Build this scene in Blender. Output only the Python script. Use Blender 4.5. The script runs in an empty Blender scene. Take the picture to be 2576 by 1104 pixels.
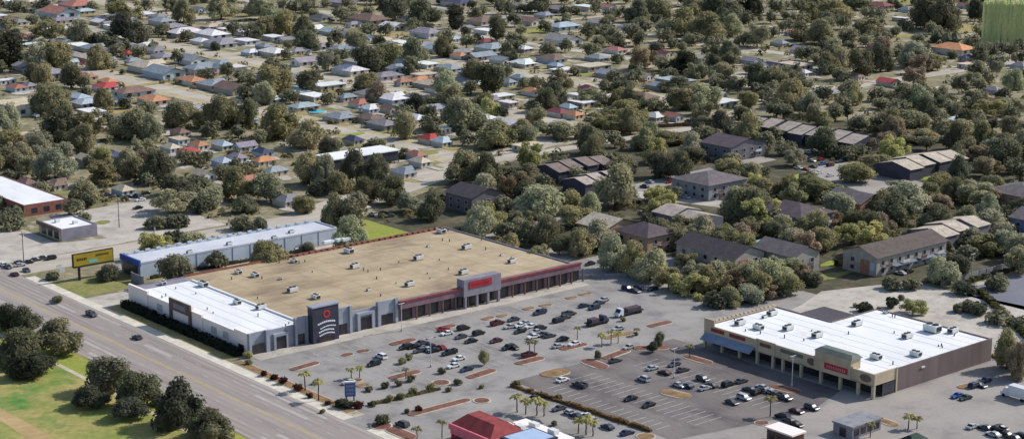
import bpy, math, random
from mathutils import Vector, noise
R = random.Random(7)
scene = bpy.context.scene
COL = scene.collection

# ------------------------------------------------------------------ camera geometry: survey points to ground points
CH, PITCH, FOC = 150.0, math.radians(13.05), 4453.0
def P(x, y, z=0.0):
    xc = (x-1288)/FOC; yc = -(y-552)/FOC
    d = (xc, math.cos(PITCH)+yc*math.sin(PITCH), -math.sin(PITCH)+yc*math.cos(PITCH))
    t = (z-CH)/d[2]
    return Vector((d[0]*t, d[1]*t, z))
TH = math.radians(49.8)
AX = Vector((math.sin(TH), math.cos(TH), 0)); BX = Vector((-math.cos(TH), math.sin(TH), 0))
RZ = math.pi/2-TH
C0 = P(625, 893)
def W(a, b, z=0.0): 
    v = C0+AX*a+BX*b; v.z = z; return v
def AB(v): 
    d = v-C0; return d.dot(AX), d.dot(BX)
def Q(tile, zx, zy): return (644*tile[0]+zx/3, 368*tile[1]+zy/3)
def D(v):
    """where a place shows in the view, for the labels and sizes"""
    dx, dy, dz = v.x, v.y, v.z-CH
    f = dy*math.cos(PITCH)-dz*math.sin(PITCH); u = dy*math.sin(PITCH)+dz*math.cos(PITCH)
    return 1288+FOC*dx/f, 552-FOC*u/f
def px_per_m(v): 
    return FOC/(Vector((v.x, v.y, v.z-CH))).length

# ------------------------------------------------------------------ materials
def lin(c): 
    c = c/255.0
    return c/12.92 if c < .04045 else ((c+.055)/1.055)**2.4
def S(r, g, b, k=.9): return (lin(r)*k, lin(g)*k, lin(b)*k, 1)
def mat(name, c1, c2=None, scale=.3, rough=.85, obj_color=False, metal=0.0, detail=6, stretch=None, lo=.35, hi=.65, c3=None, scale3=.03, lo3=.45, hi3=.6, spec=.3, fine=None, bump=0, leaf=False):
    m = bpy.data.materials.new(name); m.use_nodes = True
    nt = m.node_tree; N = nt.nodes; L = nt.links
    b = N['Principled BSDF']; b.inputs['Roughness'].default_value = rough; b.inputs['Metallic'].default_value = metal
    b.inputs['Specular IOR Level'].default_value = spec
    tc = N.new('ShaderNodeTexCoord')
    src = tc.outputs['Object']
    if stretch:
        mp = N.new('ShaderNodeMapping'); mp.inputs['Scale'].default_value = stretch; L.new(src, mp.inputs['Vector']); src = mp.outputs['Vector']
    def nz(sc, det=detail):
        n = N.new('ShaderNodeTexNoise'); n.inputs['Scale'].default_value = sc; n.inputs['Detail'].default_value = det; n.inputs['Roughness'].default_value = .65
        L.new(src, n.inputs['Vector']); return n.outputs['Fac']
    def ramp(f, a, z):
        r = N.new('ShaderNodeMapRange'); r.inputs['From Min'].default_value = a; r.inputs['From Max'].default_value = z; L.new(f, r.inputs['Value']); return r.outputs['Result']
    def mix(f, a, bb, mode='MIX'):
        x = N.new('ShaderNodeMix'); x.data_type = 'RGBA'; x.blend_type = mode
        if hasattr(f, 'links'): L.new(f, x.inputs['Factor'])
        else: x.inputs['Factor'].default_value = f
        for s, k in ((a, 6), (bb, 7)):
            if hasattr(s, 'links'): L.new(s, x.inputs[k])
            else: x.inputs[k].default_value = s
        return x.outputs[2]
    if obj_color:
        oi = N.new('ShaderNodeObjectInfo'); base = oi.outputs['Color']
        if c2 is not None: 
            f = ramp(nz(scale), lo, hi)
            base = mix(1.0, base, mix(f, c1, c2), 'MULTIPLY')
    else:
        base = c1
        if c2 is not None: base = mix(ramp(nz(scale), lo, hi), c1, c2)
    if c3 is not None: base = mix(ramp(nz(scale3), lo3, hi3), base, c3)
    if fine: base = mix(1.0, base, mix(ramp(nz(fine[0], 3), .3, .7), (1-fine[1],)*3+(1,), (1+fine[1],)*3+(1,)), 'MULTIPLY')
    if hasattr(base, 'links'): L.new(base, b.inputs['Base Color'])
    else: b.inputs['Base Color'].default_value = base
    if leaf:
        tr = N.new('ShaderNodeBsdfTranslucent'); L.new(base, tr.inputs['Color']); mx = N.new('ShaderNodeMixShader'); mx.inputs[0].default_value = .42
        out = N['Material Output']; L.new(b.outputs[0], mx.inputs[1]); L.new(tr.outputs[0], mx.inputs[2]); L.new(mx.outputs[0], out.inputs['Surface'])
    if bump:
        bp = N.new('ShaderNodeBump'); bp.inputs['Strength'].default_value = .6; bp.inputs['Distance'].default_value = bump
        L.new(nz(scale*6), bp.inputs['Height']); L.new(bp.outputs['Normal'], b.inputs['Normal'])
    return m
ONE = (1, 1, 1, 1)
M = {}
M['ground'] = mat('ground', S(152,140,114), S(104,104,70), .06, .95, c3=S(186,176,160), scale3=.05, lo3=.53, hi3=.64, fine=(.35,.35))
M['shade_litter'] = mat('shade_painted_litter', S(92,86,66), S(64,64,46), .09, .95, c3=S(128,116,92), scale3=.06, lo3=.55, hi3=.68, fine=(.4,.3))  # leaf litter and mulch, darkened with painted-in tree shade
M['lawn'] = mat('lawn', S(118,124,66), S(150,140,90), .12, .95, fine=(.7,.2))
M['bright_lawn'] = mat('bright_lawn', S(132,150,52), S(150,148,74), .12, .95, fine=(.7,.2))
M['dry_lawn'] = mat('dry_lawn', S(172,152,100), S(140,134,82), .12, .95, fine=(.7,.2))
M['concrete'] = mat('concrete', S(198,190,178), S(172,164,154), .08, .9, c3=S(140,134,128), scale3=.2, lo3=.5, hi3=.8, fine=(.9,.1))
M['asphalt'] = mat('asphalt', S(160,155,150), S(140,136,132), .05, .9, c3=S(104,101,103), scale3=.1, lo3=.5, hi3=.8, fine=(1.2,.07))
M['asphalt_dark'] = mat('asphalt_dark', S(104,97,96), S(130,122,117), .045, .9, c3=S(80,75,78), scale3=.1, lo3=.48, hi3=.72, stretch=(1,.5,1), fine=(1.2,.07))
M['asphalt_pale'] = mat('asphalt_pale', S(166,159,151), S(146,140,136), .05, .9, c3=S(128,122,120), scale3=.1, lo3=.55, hi3=.8, fine=(1.2,.08))
M['asphalt_blue'] = mat('asphalt_blue', S(108,110,122), S(122,122,130), .05, .85, fine=(.9,.08))
M['asphalt_notch'] = mat('asphalt_notch', S(88,83,90), S(76,73,80), .06, .9, fine=(.8,.08))
M['bamboo'] = mat('bamboo', S(200,214,160,1), S(238,236,186,1), .5, .8, stretch=(1,1,.06), leaf=True, c3=S(166,188,136,1), scale3=.9, lo3=.56, hi3=.7)
M['wear'] = mat('road_wear', S(126,119,116), S(158,148,142), .14, .9, stretch=(1,.06,1), lo=.3, hi=.6)
M['patch'] = mat('road_patch', S(180,173,168), S(164,157,154), .2, .9)
M['road'] = mat('road', S(168,157,149), S(146,137,131), .12, .9, c3=S(110,104,104), scale3=.16, lo3=.5, hi3=.78, stretch=(1,.07,1), fine=(1.2,.06))
M['street'] = mat('street', S(192,183,168), S(170,161,149), .08, .9, c3=S(124,118,114), scale3=.15, lo3=.55, hi3=.8, stretch=(.3,1,1))
M['field'] = mat('field', S(122,138,62), S(172,154,100), .05, .95, c3=S(80,128,56), scale3=.035, lo3=.54, hi3=.66, fine=(.5,.2))
M['dirt'] = mat('dirt', S(186,160,116), S(164,142,98), .1, .95, fine=(.6,.12))
M['yellow'] = mat('yellow_paint', S(206,180,116), S(176,156,118), .4, .8)
M['whitep'] = mat('white_paint', S(196,194,192), S(168,166,166), .5, .8)
M['kerb'] = mat('kerb', S(204,190,170), S(176,164,150), .5, .9)
M['pale_slab'] = mat('pale_slab', S(224,216,198), S(196,188,174), .3, .9, fine=(.8,.08))
M['mulch'] = mat('mulch', S(138,92,78), S(98,72,60), .5, .95, obj_color=False, fine=(1.5,.2))
M['mulch_tan'] = mat('mulch_tan', S(156,124,88), S(120,96,68), .4, .95, fine=(1.5,.2))
M['foliage'] = mat('foliage', (.72,.74,.74,1), (1.35,1.27,1.2,1), .35, .8, obj_color=True, detail=3, lo=.38, hi=.62, spec=.1, leaf=True)
M['bark'] = mat('bark', S(86,72,60), S(60,50,44), 1.2, .9)
M['roof'] = mat('shingle_roof', (.74,.73,.72,1), (1.12,1.12,1.12,1), .4, .85, obj_color=True, fine=(1.6,.2), c3=None)
M['wall'] = mat('stucco', (.74,.73,.72,1), (1.06,1.06,1.06,1), .35, .9, obj_color=True, fine=(1.1,.12))
M['glass'] = mat('window_glass', S(40,46,54), S(60,68,78), .4, .2, spec=.5)
M['dark_glass'] = mat('storefront_glass', S(34,34,42), S(62,56,60), .35, .25, spec=.5)
M['frame'] = mat('window_frame', S(176,172,166), S(156,152,148), .8, .7)
M['door'] = mat('door_paint', S(120,92,70), S(96,76,60), .8, .7)
M['white_roof'] = mat('white_membrane', S(246,246,246,.84), S(232,233,235,.84), .09, .8, c3=S(196,197,198,.84), scale3=.22, lo3=.55, hi3=.85, stretch=(1,.45,1))
M['tan_roof'] = mat('tan_membrane', S(184,166,137), S(164,145,116), .08, .9, c3=S(118,103,87), scale3=.085, lo3=.5, hi3=.74, stretch=(.5,1,1), fine=(.35,.13))
M['white_wall'] = mat('white_wall', S(250,236,230,.95), S(238,224,220,.95), .15, .85)
M['blue_wall'] = mat('blue_wall', S(164,168,180), S(144,148,162), .15, .85)
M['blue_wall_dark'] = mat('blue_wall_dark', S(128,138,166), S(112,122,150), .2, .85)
M['black_sign'] = mat('black_sign', S(66,68,86), S(50,52,68), .3, .6)
M['red_sign'] = mat('red_sign', S(176,56,66), S(146,46,56), .4, .6)
M['red_mark'] = mat('red_mark', S(214,60,50), None)
M['white_mark'] = mat('white_mark', S(226,228,236), None)
M['mauve'] = mat('mauve_fascia', S(138,112,122), S(106,88,98), .25, .85)
M['grey_stone'] = mat('grey_stone', S(150,146,156), S(128,124,136), .3, .85)
M['brown_frame'] = mat('brown_frame', S(120,100,92), S(98,82,78), .3, .8)
M['brown_wall'] = mat('brown_wall', S(128,112,110), S(108,94,94), .2, .88, stretch=(2,2,.2), fine=(.8,.08))
M['tan_wall'] = mat('tan_wall', S(204,186,160), S(180,162,138), .2, .85)
M['beige_column'] = mat('beige_column', S(196,182,160), S(176,162,142), .4, .85)
M['teal_grey'] = mat('teal_grey', S(118,124,116), S(96,102,98), .3, .8)
M['pale_blue_roof'] = mat('pale_blue_roof', S(208,210,216), S(192,195,203), .12, .8, c3=S(160,164,174), scale3=.3, lo3=.6, hi3=.8)
M['pale_blue_wall'] = mat('pale_blue_wall', S(192,202,214), S(174,184,198), .2, .85)
M['blue_band'] = mat('blue_band', S(58,92,168), S(46,76,146), .3, .7)
M['awning'] = mat('awning_blue', S(140,152,172), S(122,134,156), .3, .8)
M['brick'] = mat('brick_red', S(158,104,92), S(130,84,76), .5, .9, fine=(2,.12))
M['metal'] = mat('hvac_metal', S(226,228,226), S(206,208,206), .6, .6)
M['metal_dark'] = mat('dark_metal', S(64,64,68), S(50,50,54), .6, .5, metal=.3)
M['paint'] = mat('car_paint', ONE, None, obj_color=True, rough=.3, spec=.5)
M['car_glass'] = mat('car_glass', S(26,30,36), None, rough=.3, spec=.45)
M['tyre'] = mat('tyre', S(30,30,32), None, rough=.9)
M['billboard_yellow'] = mat('billboard_yellow', S(182,158,52), S(160,136,44), .3, .6)
M['billboard_dark'] = mat('billboard_dark', S(74,56,34), S(58,48,34), .3, .7)
M['teal_mark'] = mat('teal_mark', S(120,190,176), None)
M['pink'] = mat('pink_wall', S(228,122,136), S(206,104,120), .4, .8)
M['crimson'] = mat('crimson_wall', S(176,40,62), S(150,34,54), .4, .8)
M['red_tile'] = mat('red_tile', S(158,72,70), S(128,56,58), .5, .85, fine=(2,.12))
M['light_blue_roof'] = mat('light_blue_roof', S(176,196,222), S(160,182,212), .4, .8)
M['pool'] = mat('pool_water', S(50,206,228), S(80,220,236), .4, .1, spec=.5)
M['pylon_blue'] = mat('pylon_blue', S(92,112,166), S(76,96,150), .4, .6)
M['pole'] = mat('wood_pole', S(110,98,88), S(90,80,72), .6, .9)
M['white_metal'] = mat('white_metal', S(226,226,224), S(206,206,206), .6, .6)
M['fence'] = mat('fence_grey', S(150,150,154), S(122,122,128), .4, .85)
M['fence_brown'] = mat('fence_brown', S(116,84,74), S(90,66,60), .4, .9)

# ------------------------------------------------------------------ mesh builder
class MB:
    def __init__(s): s.v = []; s.f = []; s.m = []
    def add(s, vs, fs, mi=0):
        o = len(s.v); s.v += [tuple(v) for v in vs]; s.f += [tuple(i+o for i in f) for f in fs]; s.m += [mi]*len(fs); return s
    def prism(s, poly, z0, z1, mi=0, top=True, bot=False):
        n = len(poly); vs = [(x, y, z0) for x, y in poly]+[(x, y, z1) for x, y in poly]
        fs = [(i, (i+1) % n, n+(i+1) % n, n+i) for i in range(n)]
        if top: fs.append(tuple(range(n, 2*n)))
        if bot: fs.append(tuple(reversed(range(n))))
        return s.add(vs, fs, mi)
    def box(s, x0, x1, y0, y1, z0, z1, mi=0): return s.prism([(x0,y0),(x1,y0),(x1,y1),(x0,y1)], z0, z1, mi, True, True)
    def quad(s, a, b, c, d, mi=0): return s.add([a,b,c,d], [(0,1,2,3)], mi)
    def tube(s, p0, p1, r0, r1, n=8, mi=0):
        p0 = Vector(p0); p1 = Vector(p1); d = (p1-p0).normalized()
        u = d.cross(Vector((0,0,1)) if abs(d.z) < .9 else Vector((1,0,0))).normalized(); w = d.cross(u)
        vs = []
        for p, r in ((p0,r0),(p1,r1)):
            for i in range(n): 
                t = 2*math.pi*i/n; vs.append(p+(u*math.cos(t)+w*math.sin(t))*r)
        return s.add(vs, [(i,(i+1)%n,n+(i+1)%n,n+i) for i in range(n)]+[tuple(range(n,2*n)), tuple(reversed(range(n)))], mi)
    def mesh(s, name, mats):
        me = bpy.data.meshes.new(name); me.from_pydata(s.v, [], s.f)
        for m in (mats if isinstance(mats, (list, tuple)) else [mats]): me.materials.append(M[m] if isinstance(m, str) else m)
        if len(me.materials) > 1: me.polygons.foreach_set('material_index', s.m)
        me.update(); return me
    def obj(s, name, mats, parent=None, label=None, color=None):
        return put(name, s.mesh(name, mats), parent, label, color)
def put(name, me, parent=None, label=None, color=None):
    o = bpy.data.objects.new(name, me); COL.objects.link(o)
    if parent: o.parent = parent
    if label: o['label'] = label
    if color: o.color = color
    return o
def root(name, v, rz=RZ, sc=None):
    o = bpy.data.objects.new(name, None); COL.objects.link(o); o.location = v; o.rotation_euler = (0,0,rz); o.empty_display_size = 1
    if sc: o.scale = sc
    return o
def tag(o, label, cat, group=None):
    o['label'] = label; o['category'] = cat
    if group: o['group'] = group
    return o
def sheet(name, poly, z, m, kind='structure'):
    """flat piece of ground, poly given in the street grid (a, b)"""
    b = MB(); polys = poly if isinstance(poly[0][0], (tuple, list)) else [poly]
    for i, pl in enumerate(polys): 
        b.add([(x, y, z) for x, y in pl], [tuple(range(len(pl)))])
    o = b.obj(name, m); o.location = (C0.x, C0.y, 0); o.rotation_euler = (0,0,RZ); o['kind'] = kind
    return o
def rect(a0, a1, b0, b1): return [(a0,b0),(a1,b0),(a1,b1),(a0,b1)]
def blob(a, b, ra, rb, n=18, k=.25):
    return [(a+ra*math.cos(t)*(1+R.uniform(-k,k)), b+rb*math.sin(t)*(1+R.uniform(-k,k))) for t in [2*math.pi*i/n for i in range(n)]]

# ------------------------------------------------------------------ labels: where a thing stands, told by landmarks one can find in the view
LM = []   # phrase, x, y
LMTEXT = '''
the store's black sign tower;815;812|the store's red wall sign;1205;715|the strip mall's red sign;2100;925|the strip mall's open corner;2205;975|the strip mall's blue awning;1835;850|the strip mall's round brown sign;2044;915
the blue pylon sign;882;990|the red-roofed restaurant;1215;1065|the flatbed truck;1575;785|the small grey kiosk block;2145;1060|the brown booth;1958;1085|the white box truck;2556;985|the leafy lot tree;1219;905|the wide oval brown island;1392;938|the long brown hedge;1480;1035|the corner of the white store;625;870|the white store's brown portal;457;790|the green booth roof;2275;1095|the tan island;1697;990|the strip mall's end wall;2350;900|the strip mall roof notch;2080;800|the superstore's far corner;1447;690|the superstore's back edge;1000;600
the yellow billboard;232;640|the blue strip warehouse;560;610|the warehouse end;800;580|the small white-roofed shop;172;570|the white-roofed brick building;60;480
the apartments with orange panel;2230;640|the orange-brick apartments;1800;660|the tan-roofed apartments;1560;570|the long stepped-roof row;2040;330|the striped-roof apartments;2310;400|the grey hipped apartments;1785;440|the orange-gabled apartments;2145;500|the pale L-shaped roofs;2390;560|the brown stepped apartments;1440;415|the small stepped roofs;1440;470|the purple-brown apartments;1985;540|the dark shaded apartments;1185;490|the paired tan roofs;1725;535|the grey back wall;2480;680
the turquoise pool;799;282|the tall blue-grey house;850;285|the red-peaked cottage;1040;350|the white flat-roofed hall;920;378|the bright red roof;263;212|the long orange roof;387;245|the bright white house;230;272|the big beige roof;45;265|the pink-red cottage;320;130|the terracotta-roofed blue villa;135;42|the white flat roofs;480;82|the wide blue-grey roof;413;180|the white lavender bungalow;837;177|the orange hexagonal roof;1124;138|the big brown hipped roof;1651;235|the dark maroon roof;1355;283|the low crimson roof;1438;297|the pale blue house;2235;200|the wide orange roof;2399;122|the bright bamboo screen;2523;52|the tan block house;1491;163|the light-blue roof;1445;62|the red-walled shed;2262;40|the orange-roofed bungalow;664;395|the lone orange roof;500;357|the dark-blue roof;283;381|the white-teal roof;684;127|the lavender twin house;1535;180|the grey-brown long roof;934;50|the brown-red roof;1395;145|the pale arched roof;1698;200|the pale tan wall;1758;140|the roadside bare verge;80;1000|the white roadside path;185;935|the dark corner lot;2490;740'''
for ln in LMTEXT.strip().split('\n'):
    for e in ln.split('|'):
        n, x, y = e.split(';'); LM.append((n, float(x), float(y)))
TODO = []  # things whose label is still to be written: object, look, point
def later(o, look, cat, group, v, zc=2.0, avoid=None, only=None):
    o['category'] = cat
    if group: o['group'] = group
    x, y = D(Vector((v.x, v.y, zc))); TODO.append((o, look, x, y, avoid, only))
ORD = ['closest','second closest','third closest','fourth closest','fifth closest','sixth closest','seventh closest','eighth closest','ninth closest','tenth closest','eleventh closest','twelfth closest','thirteenth closest','fourteenth closest','fifteenth closest','sixteenth closest']
def write_labels():
    buckets = {}
    for o, look, x, y, avoid, only in TODO:
        best = min((l for l in LM if (not avoid or avoid not in l[0]) and (not only or l[0] in only)), key=lambda l: (l[1]-x)**2+(2.2*(l[2]-y))**2)
        dx, dy = x-best[1], 2.2*(best[2]-y); d = math.hypot(dx, dy)
        k = int(round(math.atan2(dy, dx)/(math.pi/4))) % 8
        rel = ('right of','behind and right of','behind','behind and left of','left of','in front and left of','in front of','in front and right of')[k]
        buckets.setdefault((look, rel, best[0]), []).append((d, o))
    for (look, rel, lm), lst in buckets.items():
        lst.sort(key=lambda t: t[0])
        for i, (d, o) in enumerate(lst):
            o['label'] = f'{look} {rel} {lm}' + ('' if len(lst) == 1 else f', {ORD[min(i, 15)]}')

STREETS = []
BLOCK = []   # rectangles (a0,a1,b0,b1) where no trunk may stand
def free(v, pad=1.0):
    for _ in range(4):
        a, b = AB(v); hit = False
        for a0, a1, b0, b1 in BLOCK+STREETS:
            if a0-pad < a < a1+pad and b0-pad < b < b1+pad:
                opts = [(a-a0+pad, (-1,0)), (a1+pad-a, (1,0)), (b-b0+pad, (0,-1)), (b1+pad-b, (0,1))]
                m, d = min(opts); v = v+AX*(d[0]*(m+.05))+BX*(d[1]*(m+.05)); hit = True; break
        if not hit: break
    return v

# ================================================================== THE SETTING
g = MB(); g.quad((-5000,-800,0),(5000,-800,0),(5000,9000,0),(-5000,9000,0)); go = g.obj('ground', 'ground'); go['kind'] = 'structure'
z1, z2, z3, z4 = .012, .024, .036, .048
sheet('shade_painted_floor', [(126,5),(130,-72),(212,-76),(300,-90),(420,-90),(430,160),(300,185),(215,160),(150,132),(112,120),(112,72),(126,70)], .006, 'shade_litter')  # dark ground of the apartment zone: tree shadows painted into the litter colour
sheet('road', rect(-36,-10.8,-260,420), z2, 'road')
sheet('field', rect(-220,-45.6,-200,300), z1, 'field')
sheet('verge', rect(-44.2,-36.4,-200,300), z1, 'bright_lawn')
sheet('path', rect(-45.6,-44.2,-200,300), z2, 'kerb').name = 'footpath'
sheet('dirt_path', [(-79,-60),(-73,-60),(-72.5,-10),(-74,30),(-80,30),(-77,-10)], z2, 'dirt')
sheet('street', [(-10.8,124),(110,124),(150,138),(215,165),(300,190),(300,205),(210,183),(140,158),(104,141),(-10.8,141)], z2, 'street')
sheet('street', rect(-120,-36,124,141), z2, 'street')
sheet('street', rect(480,900,203,215), z2, 'street'); sheet('street', rect(238,366,170,178.5), z3, 'street')
for a0, b0, b1 in ((221,170,560),(315,205,760),(408,215,900),(500,215,900),(590,215,900)): sheet('street', rect(a0,a0+9.5,b0,b1), z1, 'street')
M['verge_dry'] = mat('dry_verge', S(188,174,144), S(160,150,116), .09, .95, fine=(.5,.2))
for a0, b0, b1 in ((221,170,560),(315,205,760),(408,215,900)): sheet('verge', [rect(a0-7,a0-.02,b0,b1), rect(a0+9.52,a0+16,b0,b1)], .008, 'verge_dry')
sheet('street', rect(221,700,385,391), z2, 'street'); sheet('street', rect(315,900,545,551), z2, 'street')
sheet('parking_lot', [(-4,-62),(-4,0),(125,0),(125,20),(172,20),(172,-62)], z1, 'asphalt')
sheet('parking_lot', [(-10.8,-180),(-10.8,-62.01),(172,-62.01),(172,-180)], z1, 'asphalt')
sheet('dark_parking_lot', [(42,-66),(103,-66),(103,-128),(84,-134),(42,-126)], z2, 'asphalt_dark')
sheet('parking_lot', [(104,-180),(104,-139),(150,-139),(213.9,-139),(213.9,-180)], z2, 'asphalt_pale')
sheet('parking_lot', [(42,-180),(42,-126.5),(84,-134.5),(103.9,-130),(103.9,-180)], z2, 'asphalt_pale')
sheet('driveway', [(128,-74),(136,-74),(136,-98),(158,-98),(158,-139),(214,-139),(206,-70),(176,-60),(160,-66)], z2, 'concrete').name = 'concrete_yard'
sheet('side_lot', rect(135.2,163,-97.5,-72), z3, 'asphalt_notch')
sheet('side_lot', [(207,-88),(330,-88),(330,-190),(207,-190)], z2, 'asphalt_blue')
sheet('forecourt', [(-10,142),(-10,185),(19,185),(19,157),(38,152),(38,142)], z2, 'concrete')
sheet('forecourt', rect(36,80,143,200), z1, 'concrete')
sheet('sidewalk', rect(-10.8,-7.4,-62,120), z3, 'pale_slab'); sheet('sidewalk', rect(-10.8,-7.4,-230,-72), z3, 'pale_slab')
sheet('verge', rect(-7.6,-4.2,0,70), z2, 'dry_lawn')
sheet('sidewalk', rect(0,125,-6.5,-.2), z3, 'concrete')
sheet('driveway', [(-7.6,71),(-7.6,84),(14,84),(30,93),(95,93),(95,71)], z1, 'concrete')
sheet('lawn', rect(97,124,72,118), z1, 'bright_lawn')
sheet('lawn', rect(-7.4,16,86,108), z3, 'lawn')
sheet('apartment_road', [(126,20),(150,22),(160,60),(230,85),(330,95),(330,105),(225,96),(150,70),(126,80)], z2, 'asphalt_pale')
sheet('apartment_road', [(226,86),(238,86),(262,20),(330,12),(330,2),(254,8)], z3, 'concrete')
sheet('apartment_road', [(300,12),(335,12),(352,70),(320,76)], z4, 'asphalt_pale')
for (t, x, y, rx, rb, m) in (((1,0),730,1015,8,3.5,'bright_lawn'),((1,1),1180,60,16,6,'lawn'),((2,0),230,230,18,7,'bright_lawn'),((2,0),90,265,14,7,'dry_lawn'),((2,0),520,330,9,4,'bright_lawn'),((2,0),520,560,9,5,'bright_lawn'),((1,0),1600,445,10,6,'bright_lawn'),((1,0),1080,705,6,4,'bright_lawn'),((1,0),900,60,22,9,'dry_lawn'),((1,0),1000,265,18,8,'dry_lawn'),((3,0),1000,270,12,7,'dry_lawn'),((3,0),1470,215,32,20,'dry_lawn'),((3,0),1000,20,30,12,'lawn'),((3,1),270,225,8,4,'bright_lawn'),((3,1),1240,240,6,4,'bright_lawn'),((3,1),1280,410,10,4,'bright_lawn'),((3,1),620,605,7,3,'bright_lawn'),((3,1),500,880,6,3,'bright_lawn'),((3,1),470,980,9,3,'lawn'),((0,0),920,840,10,5,'dry_lawn'),((0,0),730,880,8,4,'lawn'),((0,0),1100,640,16,4,'dry_lawn'),((1,0),590,480,7,4,'lawn'),((2,0),1180,375,14,6,'dry_lawn'),((2,0),960,690,8,5,'dry_lawn'),((3,0),1160,830,10,5,'bright_lawn'),((3,0),480,900,8,4,'lawn'),((3,0),800,930,12,6,'dry_lawn'),((1,0),330,410,8,4,'lawn'),((0,1),770,575,4,3,'lawn'),((1,0),320,130,10,6,'dry_lawn')):
    a, b = AB(P(*Q(t, x, y))); sheet('lawn', blob(a, b, rx, rb), z3, m)
# worn wheel tracks and pale patched lanes
pm = [rect(a-.35,a+.35,-240,400) for a in (-12.6,-14.4,-16.3,-18.2,-20.2,-26,-28.2,-30.2,-32.2,-34.2)]
sheet('road', pm, .03, 'wear').name = 'road_wear'
pm = []
for a in (-33.2,-29.2,-17.3,-13.4):
    b0 = -130
    while b0 < 150: 
        b0 += R.uniform(30,90); l = R.uniform(12,40); pm.append(rect(a-.55,a+.75,b0,b0+l)); b0 += l
sheet('road', pm, .0275, 'patch').name = 'road_patch'
# road paint
pm = []
for a in (-22.7,-23.3): pm.append(rect(a-.13,a+.13,-240,400))
o = sheet('road_markings', pm, z3, 'yellow')
pm = [rect(-35.4,-35.2,-240,400), rect(-11.6,-11.4,-240,400)]
for a in (-31.4,-27.2,-19,-15.2):
    for k in range(-20, 40): pm.append(rect(a-.08,a+.08,k*10,k*10+3.2))
sheet('road_markings', pm, z3, 'whitep')
pm = []
for b0, b1, a0, a1 in ((-15,-10,12,110),(-20,-15,12,110),(-36,-31,14,112),(-41,-36,14,112),(-54,-49,20,108)):
    for k in range(int((a1-a0)/2.75)): 
        if R.random() < .93: pm.append(rect(a0+k*2.75, a0+k*2.75+.19, b0+.2, b1-.2))
for a0, a1, b0, b1 in ((54,59,-122,-72),(59,64,-122,-72),(76,81,-124,-74),(81,86,-124,-74),(44.5,49.5,-118,-72)):
    for k in range(int((b1-b0)/2.75)): pm.append(rect(a0+.2, a1-.2, b0+k*2.75, b0+k*2.75+.19))
sheet('parking_lines', pm, .04, 'whitep')

# ================================================================== LARGE BUILDINGS
# ---- superstore: white-roofed shop and tan-roofed hall under one wall line
mall = root('shopping_center', W(0,0)); BLOCK.append((-1,126,-4,71))
tag(mall, 'large superstore with half white, half tan flat roof and dark sign tower', 'store')
MB().box(.4,19.6,.4,64,5.0,5.3).obj('roof','white_roof',mall,'bright white flat roof')
MB().box(19.6,124.6,.4,69.4,5.0,5.2).obj('roof','tan_roof',mall,'tan flat roof with dark streaks')
b = MB()   # left wall, stepped parapet
for y0, y1, h in ((57,68.9,6.7),(42.8,57,5.7),(30.4,42.8,7.6),(24.8,30.4,6.3),(6.8,24.8,5.6),(-.0,6.8,6.4)):
    b.box(-.35 if h > 6 else 0, .4, y0, y1, 0, h)
b.obj('side_wall','white_wall',mall)
b = MB(); b.box(-.85,-.35,41.6,42.8,0,8); b.box(-.85,-.35,30.4,31.6,0,8); b.box(-.85,-.35,31.6,41.6,4.6,8)
pf = b.obj('portal_frame','brown_frame',mall); 
MB().box(-.95,-.85,33,40.2,5.4,6.9).obj('sign_panel','grey_stone',pf)
for y in (50,18.5,12): MB().box(-.03,0.02,y-1.6,y+1.6,2.2,4.2).obj('panel','whitep',mall)
MB().box(-.42,-.36,1.6,4.6,0,2.6).obj('door','dark_glass',mall)
b = MB(); b.box(.4,19.6,69,69.4,0,5.5); b.box(19.6,125,69.4,69.8,0,5.6); b.box(124.6,125,.4,69.4,0,5.6); b.box(.4,19.6,64,69,0,5.2)
b.obj('rear_wall','grey_stone',mall)
MB().box(18.9,19.6,.5,63.8,5.3,5.75).obj('roof_curb','white_roof',mall)
b = MB(); b.box(19.8,124.4,69.3,69.45,5.2,6.0); 
for k in range(26): b.box(60+k*2.4,61.4+k*2.4,68.6,69.3,5.2,5.5+R.uniform(0,.7))
b.obj('parapet','brick',mall,'weathered red-brown rear parapet')
# front of the white shop
for x0, x1, h in ((0,5.9,6.2),(5.9,15.5,6.0),(15.5,19.5,7.9),(19.5,29,6.3),(29,34.8,8.1),(34.8,44.6,6.2),(44.6,51.6,7.4)): MB().box(x0,x1,-.1 if h < 7 else -.5,.4,0,h).obj('front_wall','blue_wall',mall)
for x0, x1, h in ((5.4,6.6,6.4),(15.2,15.9,8.1),(19.0,19.6,8.1),(29,30,8.4),(34.2,35.1,8.3),(37,38,4.6),(42.2,43.2,4.6),(44.4,45.4,7.7),(50.8,51.8,7.7),(8,8.7,3.9),(12.2,12.9,3.9),(-.2,.6,6.4)):
    MB().box(x0,x1,-1.1,-.5 if h > 7 else -.1,0,h).obj('pilaster','blue_wall',mall)
for x0, x1, h in ((8.7,12.2,3.3),(16.4,18.6,3.0),(30.6,33.6,3.2),(38,42.2,3.6),(46,50.2,3.3),(1,5,2.8)):
    MB().box(x0,x1,-.62,-.5,0,h).obj('door' if h < 3.5 else 'entrance','dark_glass',mall)
for x0, x1 in ((8,12.9),(37,43.2)): MB().box(x0,x1,-1.1,-.1,3.9 if x0 < 10 else 4.6,4.7 if x0 < 10 else 5.4).obj('lintel','blue_wall',mall)
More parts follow.
